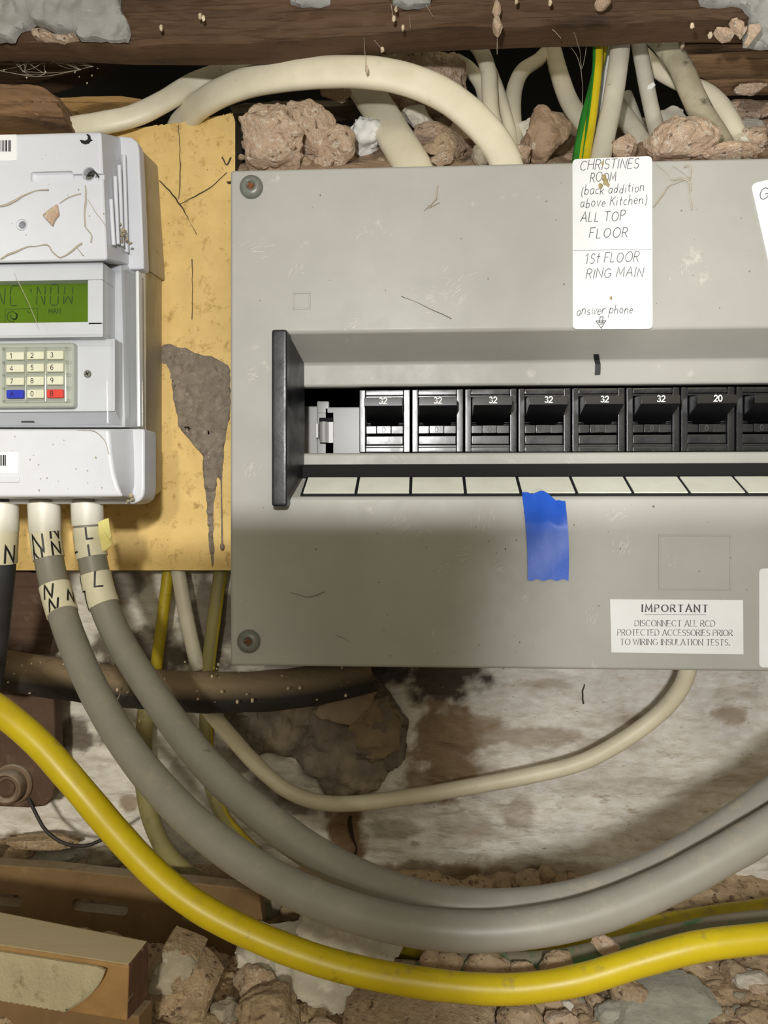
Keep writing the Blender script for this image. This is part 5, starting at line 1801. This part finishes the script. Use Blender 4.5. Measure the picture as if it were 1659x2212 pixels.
lump(1622, 270, 50, 22, 'white_plaster', 'white flake beside the low pink lump at the right edge', 28, name='plaster_scrap', cat='plaster', group=None, depth=16)
lump(1610, 320, 30, 46, 'white_plaster', 'white sliver right at the foot of the dirty cable', 29, name='plaster_scrap', cat='plaster', group=None, depth=16)
rock('plaster_crumb', 1302, 8, 30, 24, .012, M['pink'], 'pale pink crumb stuck on the beam at the top edge', 'crumb', None, 31, sub=2)
rock('plaster_crumb', 1072, 20, 18, 30, .012, M['pink'], 'upper of two crumbs hanging in a web from the beam', 'crumb', None, 32, sub=2)
rock('plaster_crumb', 1074, 58, 20, 36, .012, M['pink'], 'lower of two crumbs hanging in a web from the beam', 'crumb', None, 33, sub=2)
for i, (px, py, w, h) in enumerate(((1405, 64, 18, 20), (1438, 64, 32, 22), (1434, 84, 12, 26), (1462, 84, 18, 16), (1475, 98, 10, 12))):
    rock('plaster_crumb', px, py, w, h, .036, M['pink'], 'small pink crumb caught in web above the dirty cable', 'crumb', 'crumbs caught above the dirty cable', 40 + i, sub=2)
for i, (px, py) in enumerate(((348, 60), (432, 34), (440, 40), (850, 40), (856, 20), (870, 60), (792, 150), (826, 108), (1116, 4), (1188, 6), (1534, 76), (1495, 56))):
    rock('plaster_crumb', px, py, 8, 15, .011 if py < 100 else .02, M['crumb'], 'tiny pale crumb dangling on web fibre under the beam', 'crumb', 'tiny crumbs dangling from the beam', 60 + i, sub=1)

rnd = random.Random(77)
PROT = []
for i in range(10):
    bm = rock_bm((0, 0, 0), (1, 1, 1), 300 + i, 2, 8, .2, fine=.08)
    mb = MB()
    mb.bm(bm)
    PROT.append(mb)


def pebble(px, py, y, r, m, label, cat, group, name='pebble', squash=1.0):
    mb0 = PROT[rnd.randrange(len(PROT))]
    e = Euler((rnd.uniform(0, 6), rnd.uniform(0, 6), rnd.uniform(0, 6))).to_matrix()
    c = P(px, py, y)
    s = Vector((rnd.uniform(.8, 1.35), rnd.uniform(.8, 1.2), rnd.uniform(.65, 1.0) * squash)) * r
    mb = MB()
    vs = []
    for v in mb0.v:
        q = e @ Vector(v)
        vs.append(c + Vector((q.x * s.x, q.y * s.y, q.z * s.z)))
    mb.add(vs, mb0.f)
    return mb.build(name, m, smooth=45, label=label, cat=cat, group=group)


n = 0
while n < 125:
    px = rnd.uniform(515, 1680)
    py = rnd.uniform(225, 352)
    y = hit(px, py, bank, .012)
    if y is None:
        continue
    r = rnd.choice((5, 7, 8, 10, 12, 15, 19)) * K(y)
    pebble(px, py, y - r * .2, r, M[rnd.choice(('pink', 'pink', 'pink', 'tan', 'white_plaster'))], 'small plaster pebble among the rubble lying on top of the fuse box', 'pebble', 'pebbles in the rubble on the fuse box')
    n += 1

# ------------------------------------------------------------------ rusty iron at the left
wood('iron_plate', [(-160, 1225), (112, 1238)], [(-160, 1410), (112, 1412)], .064, .006, M['iron'], 'dark rusty plate hanging behind the tails above the black pipe', 'plate', seed=31, amp=.0004)
mb = MB()
ou = [(-160, 1490), (116, 1506), (120, 1600), (119, 1700), (114, 1724), (98, 1742), (60, 1746), (-160, 1736)]
fr = lp(ou, .052)
mb.prism(fr, [p + Y * .007 for p in fr], bevel=.0012, seg=3)
pl = mb.build('iron_bracket', M['iron'], smooth=40, label='rusty iron bracket plate with a bolt at the left edge', cat='bracket')
c = P(30, 1692, .052)
mb = MB()
k = K(.05)
mb.lathe(c, -Y, [(45 * k, 0), (45 * k, .0012), (42 * k, .0018), (20 * k, .0018), (.00001, .0018)], n=36)
wsh = mb.build('washer', M['nut'], pl, smooth=40)
mb = MB()
mb.lathe(c - Y * .0016, -Y, [(36 * k, 0), (37 * k, .0030), (34 * k, .0046), (30 * k, .0050), (26 * k, .0040), (24 * k, .0036), (.00001, .0036)], n=32)
nut = mb.build('nut', M['nut'], pl, smooth=40)
mb = MB()
mb.lathe(c - Y * .0045, -Y, [(20 * k, 0), (20 * k, .0012), (16 * k, .0018), (.00001, .0015)], n=24)
mb.build('bolt_end', M['iron'], nut, smooth=40)

# ------------------------------------------------------------------ slotted strip and batten on the floor
def rail_y(px):
    return .034 - .014 * px / 560


bm = bmesh.new()
top = [(-90, 1862), (0, 1868), (120, 1876), (300, 1896), (430, 1908), (545, 1922), (560, 1932)]
bot = [(568, 1990), (572, 2092), (430, 2078), (330, 2066), (0, 2040), (-90, 2030)]
ou = top + bot
slots = [((-60, 52), 1943), ((152, 281), 1960), ((387, 500), 1983)]
fr = [P(a, b, rail_y(a)) for a, b in ou]
mb = MB()
mb.prism(fr, [p + Y * .006 for p in fr], bevel=.0007, seg=2)
rail = mb.build('slotted_strip', M['varnish'], smooth=35, label='brown varnished strip with long slots standing on the rubble at lower left', cat='strip')
bpy.context.view_layer.update()
for (a, b), py in slots:
    cm = MB()
    hh = 13
    pts = arc(b - hh, py, hh, hh, 90, -90, 10)
    pts = [(b - hh + (p[0] - (b - hh)), p[1]) for p in pts] + [(a + hh + (q[0] - (a + hh)), q[1]) for q in arc(a + hh, py - (b - a) * .02, hh, hh, 270, 90, 10)]
    f1 = [P(x_, y_, rail_y((a + b) / 2)) for x_, y_ in pts]
    cm.prism([p - Y * .006 for p in f1], [p + Y * .012 for p in f1])
    cut = cm.build('cutter', M['dark'], smooth=0)
    bpy.context.view_layer.update()
    boolean(rail, cut)
mb = MB()
for (a, b), py in slots:
    u, v = P(a - 16, py - 22, rail_y(a) + .0065), P(b + 16, py + 20, rail_y(a) + .0065)
    mb.box((u.x, u.y + .0005, v.z), (v.x, u.y + .002, u.z), mi=0)
mb.build('channel_back', M['floor'], rail, smooth=0, label='dusty brown backing seen through the slots')

# batten: a squared length of wood with a woven strip along its front
ft = [PZ(-140, 2022, .028), PZ(278, 2086, .0285)]
bt_ = [PZ(-140, 1940, .029), PZ(322, 2031, .0295)]
drop = Vector((0, 0, -.0165))
mb = MB()
loop = [ft[0], ft[1], ft[1] + drop + Vector((-.001, .001, 0)), ft[0] + drop]
loopb = [bt_[0], bt_[1], bt_[1] + drop, bt_[0] + drop]
mb.prism(loop, loopb, bevel=.0009, seg=3)
bat = mb.build('wooden_batten', [M['timber'], M['timber_end'], M['timber_raw']], smooth=40, label='dusty squared wooden batten at lower left with a woven strip on its front', cat='batten')
for p in bat.data.polygons:
    if p.normal.x > .6:
        p.material_index = 1
    elif p.normal.y < -.6:
        p.material_index = 2
d = (ft[1] - ft[0])
out = Vector((d.y, -d.x, 0)).normalized()
if out.y > 0:
    out = -out
mb = MB()
n, mrows = 60, 16
fr = []
for j in range(mrows + 1):
    for i in range(n + 1):
        u = i / n * .905
        v = j / mrows
        endcut = -(.010 * v ** 2 + .004 * v) * max(0, (u - .70) / .205)
        q = ft[0] + d * u + Vector((0, 0, -.0012)) + drop * (.86 * v) + d.normalized() * endcut
        wv = .00028 * sin(i * 3.1) * sin(j * 2.9)
        curl = .0012 * max(0, (u - .84) / .065) ** 2
        fr.append(q + out * (.0008 + wv + curl))
fs = [(j * (n + 1) + i, j * (n + 1) + i + 1, (j + 1) * (n + 1) + i + 1, (j + 1) * (n + 1) + i) for j in range(mrows) for i in range(n)]
mb.add(fr, fs)
mb.add([p - out * .0007 for p in fr], [f[::-1] for f in fs])
w = n + 1
rimi = list(range(w)) + [j * w + n for j in range(1, mrows + 1)] + [mrows * w + i for i in range(n - 1, -1, -1)] + [j * w for j in range(mrows - 1, 0, -1)]
mb.f += [(rimi[q], rimi[(q + 1) % len(rimi)], rimi[(q + 1) % len(rimi)] + len(fr), rimi[q] + len(fr)) for q in range(len(rimi))]
mb.m += [0] * len(rimi)
mb.build('woven_strip', M['webbing'], bat, smooth=70, label='cream woven strip')
# board lying under the batten
mb = MB()
f = [PZ(-140, 2118, .0135), PZ(300, 2196, .0125), PZ(330, 2160, .0125), PZ(-140, 2060, .0135)]
mb.prism(f, [p - Z * .011 for p in f], bevel=.0008)
mb.build('floor_plank', M['varnish'], smooth=40, label='dark plank lying on the floor under the wooden batten', cat='plank')

# ------------------------------------------------------------------ stones on the floor
def fy(px, py):
    return hit(px, py, ground, -.14, .07) or .06


def stone(px, py, w, h, m, label, seed, name='stone', cat='stone', **kw):
    y = kw.pop('y', None) or fy(px, py + h * .42)
    return rock(name, px, py, w, h, y + .001, M[m], label, cat, kw.pop('group', None), seed, **kw)


big = slab('stone', [(345, 2058), (360, 2036), (382, 2044), (402, 2052), (430, 2066), (424, 2084), (446, 2104), (466, 2134), (448, 2172), (442, 2200), (400, 2206), (340, 2204), (300, 2190), (292, 2168), (316, 2130), (322, 2092), (342, 2080)],
     -.006, .010, M['tan'], 'large angular tan stone standing right of the wooden batten', 'stone', seed=41, relief=.0030, tilt=.012)
slab('mortar_face', [(352, 2048), (372, 2052), (404, 2064), (424, 2086), (412, 2110), (384, 2126), (370, 2148), (330, 2150), (312, 2140), (326, 2110), (332, 2092), (350, 2080)], -.0078, .003, M['greystone'],
     'grey smooth mortar skin', None, parent=big, seed=42, relief=.0008, tilt=.007)
slab('plaster_chunk', [(505, 2062), (528, 2048), (530, 2032), (548, 2030), (552, 2042), (600, 2034), (640, 2030), (638, 2010), (656, 1974), (672, 1966), (720, 1985), (780, 2008), (868, 2040), (870, 2062), (852, 2076), (800, 2098), (764, 2142), (762, 2160), (740, 2178), (698, 2206), (678, 2198), (660, 2170), (640, 2150), (604, 2130), (560, 2118), (548, 2106), (516, 2098)],
     .012, .012, M['white_plaster'], 'big white plaster chunk lying under the yellow cable', 'plaster', seed=43, relief=.0024, tilt=.020, frq=.8)
slab('flat_stone', [(740, 2206), (770, 2170), (812, 2150), (836, 2118), (880, 2122), (980, 2150), (1060, 2166), (1076, 2180), (1062, 2230), (1000, 2290), (740, 2290)], -.004, .012, M['tan'],
     'broad flat tan stone at the bottom centre', 'stone', seed=44, relief=.0016, tilt=.026)
slab('flat_stone', [(1352, 2182), (1392, 2150), (1412, 2134), (1450, 2130), (1490, 2136), (1530, 2152), (1542, 2168), (1560, 2180), (1560, 2194), (1520, 2225), (1480, 2290), (1350, 2290), (1346, 2210)], -.002, .010, M['slate'],
     'flat grey stone at the bottom right', 'stone', seed=45, relief=.0012, tilt=.026)
S = [(1362, 2160, 70, 62, 'tan', 'rounded tan stone touching the flat grey stone', {}), (1286, 2166, 36, 36, 'tan', 'small tan stone left of the rounded one at the bottom', {}),
     (1322, 2196, 60, 46, 'slate', 'small grey stone at the bottom left of the flat grey stone', {}), (1588, 2100, 50, 40, 'tan', 'tan stone beside the pale splinter stone at lower right', {}),
     (1620, 2118, 60, 40, 'white_plaster', 'pale splinter shaped stone at the right edge near the floor', {}), (1642, 2134, 46, 28, 'pink', 'pink stone at the right edge of the floor', {}),
     (1226, 2174, 24, 20, 'white_plaster', 'small round white pebble under the yellow cable', {}), (1206, 2090, 66, 56, 'tan', 'squarish tan stone resting between the green and yellow cables', {'y': -0.01, 'depth': 34}),
     (1306, 2040, 50, 32, 'pink', 'pinkish stone just under the grey loops at the right', {'y': -0.006, 'depth': 34}), (930, 2066, 40, 50, 'tan', 'tan stone below the grey loops, left of its neighbour', {'y': -0.01, 'depth': 34}),
     (968, 2080, 50, 40, 'tan', 'dull stone right of the tan one below the grey loops', {'y': -0.01, 'depth': 34}), (1060, 2090, 90, 50, 'tan', 'wide brown stone above the yellow cable at the centre', {'y': -0.009, 'depth': 34}),
     (1130, 2098, 50, 40, 'tan', 'crumbly stone next to the squarish one above the yellow cable', {'y': -0.01, 'depth': 34}),
     (486, 2186, 56, 52, 'greystone', 'grey stone right of the large angular stone', {}), (550, 2132, 84, 70, 'pink', 'brownish stone beneath the left end of the white plaster chunk', {}),
     (590, 2186, 130, 84, 'tan', 'large brown stone at the bottom below the white plaster chunk', {}), (780, 2130, 60, 44, 'tan', 'brown stone wedged right of the white plaster chunk', {}),
     (640, 1966, 60, 70, 'tan', 'tan stone between the grey loops and the white plaster chunk', {}), (580, 1950, 60, 60, 'greystone', 'grey crumbly stone at the right end of the slotted strip', {}),
     (484, 1884, 76, 46, 'tan', 'tan stone behind the slotted strip under the grey tails', {}), (232, 1852, 84, 42, 'greystone', 'pale stone behind the slotted strip by the thin black wire', {}),
     (120, 1846, 100, 40, 'slate', 'grey slate piece behind the slotted strip near the left edge', {}), (40, 1840, 60, 36, 'tan', 'tan lump behind the slotted strip at the left edge', {}),
     (300, 1862, 50, 40, 'tan', 'brown stone behind the strip right of the pale one', {}), (90, 1818, 150, 30, 'tan', 'long brown clod lying behind the stones at the left', {'depth': 40}),
     (130, 2204, 90, 50, 'tan', 'tan stone in front of the plank at bottom left', {}), (30, 2196, 110, 40, 'tan', 'sandy stone at the bottom left corner', {}),
     (430, 2218, 90, 40, 'tan', 'brown stone cut by the bottom edge below the angular stone', {}), (700, 2222, 60, 36, 'pink', 'brown stone cut by the bottom edge left of the flat tan one', {}),
     (1120, 2200, 80, 56, 'tan', 'brown stone at the bottom right of the broad flat tan stone', {}), (1210, 2206, 60, 40, 'pink', 'pinkish stone at the bottom between the two flat stones', {}),
     (1626, 2200, 60, 30, 'tan', 'tan stone in the bottom right corner', {}), (1390, 2020, 60, 30, 'tan', 'brown clod between the yellow cables at the right', {}),
     (1460, 2012, 70, 24, 'bank', 'low clod of dirt between the cables at the right', {}), (1140, 1900, 60, 36, 'tan', 'crumbled mortar lump at the foot of the wall, left one', {}),
     (1180, 1888, 40, 40, 'tan', 'crumbled mortar lump at the foot of the wall, right one', {}), (1094, 1912, 40, 24, 'tan', 'low mortar lump at the foot of the white wall', {})]
for i, (px, py, w, h, m, lb, kw) in enumerate(S):
    stone(px, py, w, h, m, lb, 200 + i, sub=3 if max(w, h) < 80 else 4, cuts=7, **kw)
mb = MB()
pa = Path([PZ(424, 2080, .010), PZ(468, 2090, .010)])
tube(mb, pa, .0009, n=10)
mb.build('rubber_offcut', M['black'], smooth=50, label='short black offcut behind the large angular stone', cat='offcut')

zones = [((1060, 1659, 2120, 2240), 130, 'loose chips of stone scattered on the dirt at the bottom right', 'chips at the bottom right'),
         ((880, 1659, 1990, 2110), 70, 'small chips of stone lying between the cables on the floor', 'chips between the cables'),
         ((440, 900, 2080, 2240), 34, 'small chips of stone around the white plaster chunk', 'chips around the white plaster'),
         ((0, 460, 1800, 1880), 30, 'small chips of mortar along the wall behind the slotted strip', 'chips behind the slotted strip'),
         ((900, 1400, 1880, 1935), 30, 'small mortar crumbs at the foot of the white wall', 'crumbs at the foot of the wall'),
         ((0, 330, 2150, 2230), 16, 'small chips of stone in front of the plank at bottom left', 'chips at the bottom left'),
         ((560, 720, 1900, 2010), 16, 'small chips between the slotted strip and the white plaster', 'chips beside the slotted strip')]
for (x0, x1, y0, y1), cnt, lb, gp in zones:
    k = 0
    while k < cnt:
        px, py = rnd.uniform(x0, x1), rnd.uniform(y0, y1)
        y = hit(px, py, ground, -.14, .07)
        if y is None:
            k += 1
            continue
        r = rnd.choice((3, 4, 5, 6, 8, 11)) * K(y)
        pebble(px, py - 2, y, r, M[rnd.choice(('tan', 'pink', 'tan', 'greystone', 'white_plaster'))], lb, 'stone chip', gp, 'stone_chip')
        k += 1
mb = MB()
LOW = [(pa, rr) for pa, rr in PATHS if min(q.z for q in pa.p) < .03]
for i in range(2600):
    x, y = rnd.uniform(-.13, .16), rnd.uniform(-.035, .068)
    r = rnd.choice((.0003, .0004, .0005, .0006, .0008, .0011))
    pr = PROT[i % 10]
    e = Euler((rnd.uniform(0, 6), rnd.uniform(0, 6), 0)).to_matrix()
    c = Vector((x, y, ground(x, y) + r * .3))
    if any((q - c).length < rr + .0022 for pa, rr in LOW for q in pa.p):
        continue
    mb.bm(rock_bm(c, (r * rnd.uniform(.7, 1.4), r, r * .8), i, 1, 3))
mb.build('grit', mat('grit', 'a58d73', '6b5844', 300, .95), smooth=0, label='fine grit strewn over the dirt floor', cat='grit', kind='stuff', origin=(0, 0, 0))

# ------------------------------------------------------------------ cobwebs and fibres
def web(name, lines, r, m, label):
    mb = MB()
    for ln_ in lines:
        fibre(mb, ln_, None, r * .5, n=5)
    return mb.build(name, M[m], smooth=60, label=label, cat='cobweb')


web('cobweb', [[(1452, 358, -.0008), (1480, 376, -.0008), (1492, 384, -.0008)], [(1490, 386, -.0008), (1470, 392, -.0008), (1445, 402, -.0008), (1430, 422, -.0008), (1412, 446, -.0008)], [(1490, 386, -.0008), (1488, 410, -.0008), (1492, 430, -.0008), (1494, 452, -.0008)],
               [(1415, 355, -.0008), (1440, 372, -.0008), (1448, 388, -.0008)], [(1492, 388, -.0008), (1494, 370, -.0008), (1490, 357, -.0008), (1478, 360, -.0008)], [(1450, 390, -.0008), (1470, 386, -.0008), (1490, 392, -.0008), (1492, 410, -.0008)]], .00035, 'web', 'branching dusty cobweb right of the handwritten sticker on the fuse box')
web('cobweb', [[(915, 455, -.0006), (930, 440, -.0006), (945, 428, -.0006)], [(930, 442, -.0006), (942, 425, -.0006), (946, 400, -.0006)], [(925, 448, -.0006), (940, 442, -.0006), (950, 438, -.0006)]], .0003, 'web', 'small dusty cobweb clump high on the fuse box')
web('fibre', [[(866, 640, -.0005), (905, 655, -.0005), (940, 672, -.0005), (975, 688, -.0005)]], .00014, 'webdark', 'dark hair slanting on the fuse box above the trough')
web('fibre', [[(628, 1280, -.0005), (645, 1284, -.0005), (668, 1290, -.0005), (702, 1278, -.0005)]], .00012, 'webdark', 'dark hair with a speck low on the fuse box')
web('fibre', [[(724, 1371, -.0005), (744, 1379, -.0005), (757, 1388, -.0005)]], .00014, 'webdark', 'short dark hair near the bottom of the fuse box')
rw = random.Random(14)
lines = []
hub = [(rw.uniform(-20, 240), rw.choice((rw.uniform(84, 104), rw.uniform(100, 175)))) for _ in range(18)]
for _ in range(40):
    a, b = rw.sample(hub, 2)
    m = ((a[0] + b[0]) / 2 + rw.uniform(-8, 8), (a[1] + b[1]) / 2 + rw.uniform(2, 14))
    lines.append([(a[0], a[1], .036), (m[0], m[1], .036), (b[0], b[1], .036)])
wb = web('cobweb', lines, .00016, 'web', 'dusty cobweb strung under the grey plaster at the top left')
mb = MB()
for i in range(60):
    a = rw.choice(hub)
    r = rw.uniform(.8, 3.2) * K(.036)
    mb.bm(rock_bm(P(a[0] + rw.gauss(0, 18), a[1] + rw.gauss(6, 12), .0355), (r, r * .6, r * rw.uniform(.5, 1.6)), i, 1, 3))
mb.build('web_crumbs', M['crumb'], wb, smooth=0, kind='stuff')
web('cobweb', [[(1190, 60, .02), (1205, 75, .02), (1212, 83, .02)], [(1225, 90, .03), (1250, 130, .035), (1258, 190, .04), (1256, 260, .045)], [(1270, 80, .03), (1262, 130, .035), (1256, 150, .04)], [(1240, 70, .02), (1252, 110, .03), (1256, 150, .04)]], .00022, 'web', 'cobweb strand hanging left of the earth wires')
web('cobweb', [[(786, 80, .02), (788, 110, .02), (790, 150, .022)], [(808, 86, .02), (826, 108, .02)], [(1072, 0, .014), (1073, 60, .014), (1074, 118, .016)], [(885, 32, .013), (886, 60, .013)], [(920, 10, .013), (935, 36, .013)], [(845, 10, .013), (852, 50, .013)]], .00014, 'web', 'thin web fibres dangling from the middle of the beam')
web('cobweb', [[(250, 1520, .03), (262, 1490, .028), (272, 1462, .02)], [(285, 1480, .02), (292, 1466, .02)], [(300, 1560, .03), (308, 1535, .03)], [(236, 1420, .01), (240, 1440, .02)]], .0003, 'web', 'dusty web wisps on the black pipe between the grey tails')
web('fibre', [[(1262, 1478, WY - .003), (1258, 1500, WY - .003), (1260, 1520, WY - .003)]], .0008, 'webdark', 'dark streak of grime stuck to the white wall under the fuse box')

mb = MB()
rnd2 = random.Random(5)
for i in range(70):
    px, py = rnd2.uniform(505, 1650), rnd2.choice((rnd2.uniform(350, 705), rnd2.uniform(1085, 1430)))
    r = rnd2.uniform(.5, 1.9) * K(0)
    mb.bm(rock_bm(P(px, py, -.0002), (r * rnd2.uniform(.5, 1.8), r * .5, r * rnd2.uniform(.5, 1.8)), i, 1, 3))
mb.build('dirt_specks', mat('dirt_speck', '5b5344', '8c8064', 900, .9), unit, kind='stuff')
mb = MB()
for i in range(60):
    t = rnd2.random()
    px, py = rnd2.uniform(10, 760), rnd2.uniform(1425, 1520)
    r = rnd2.uniform(1, 4) * K(.04)
    mb.bm(rock_bm(P(px, py, .037 - .004 * rnd2.random()), (r, r, r * rnd2.uniform(.6, 1.5)), i, 1, 3))
mb.build('pipe_crumbs', M['crumb'], smooth=0, label='pale crumbs stuck along the dusty black pipe', cat='crumbs', kind='stuff')
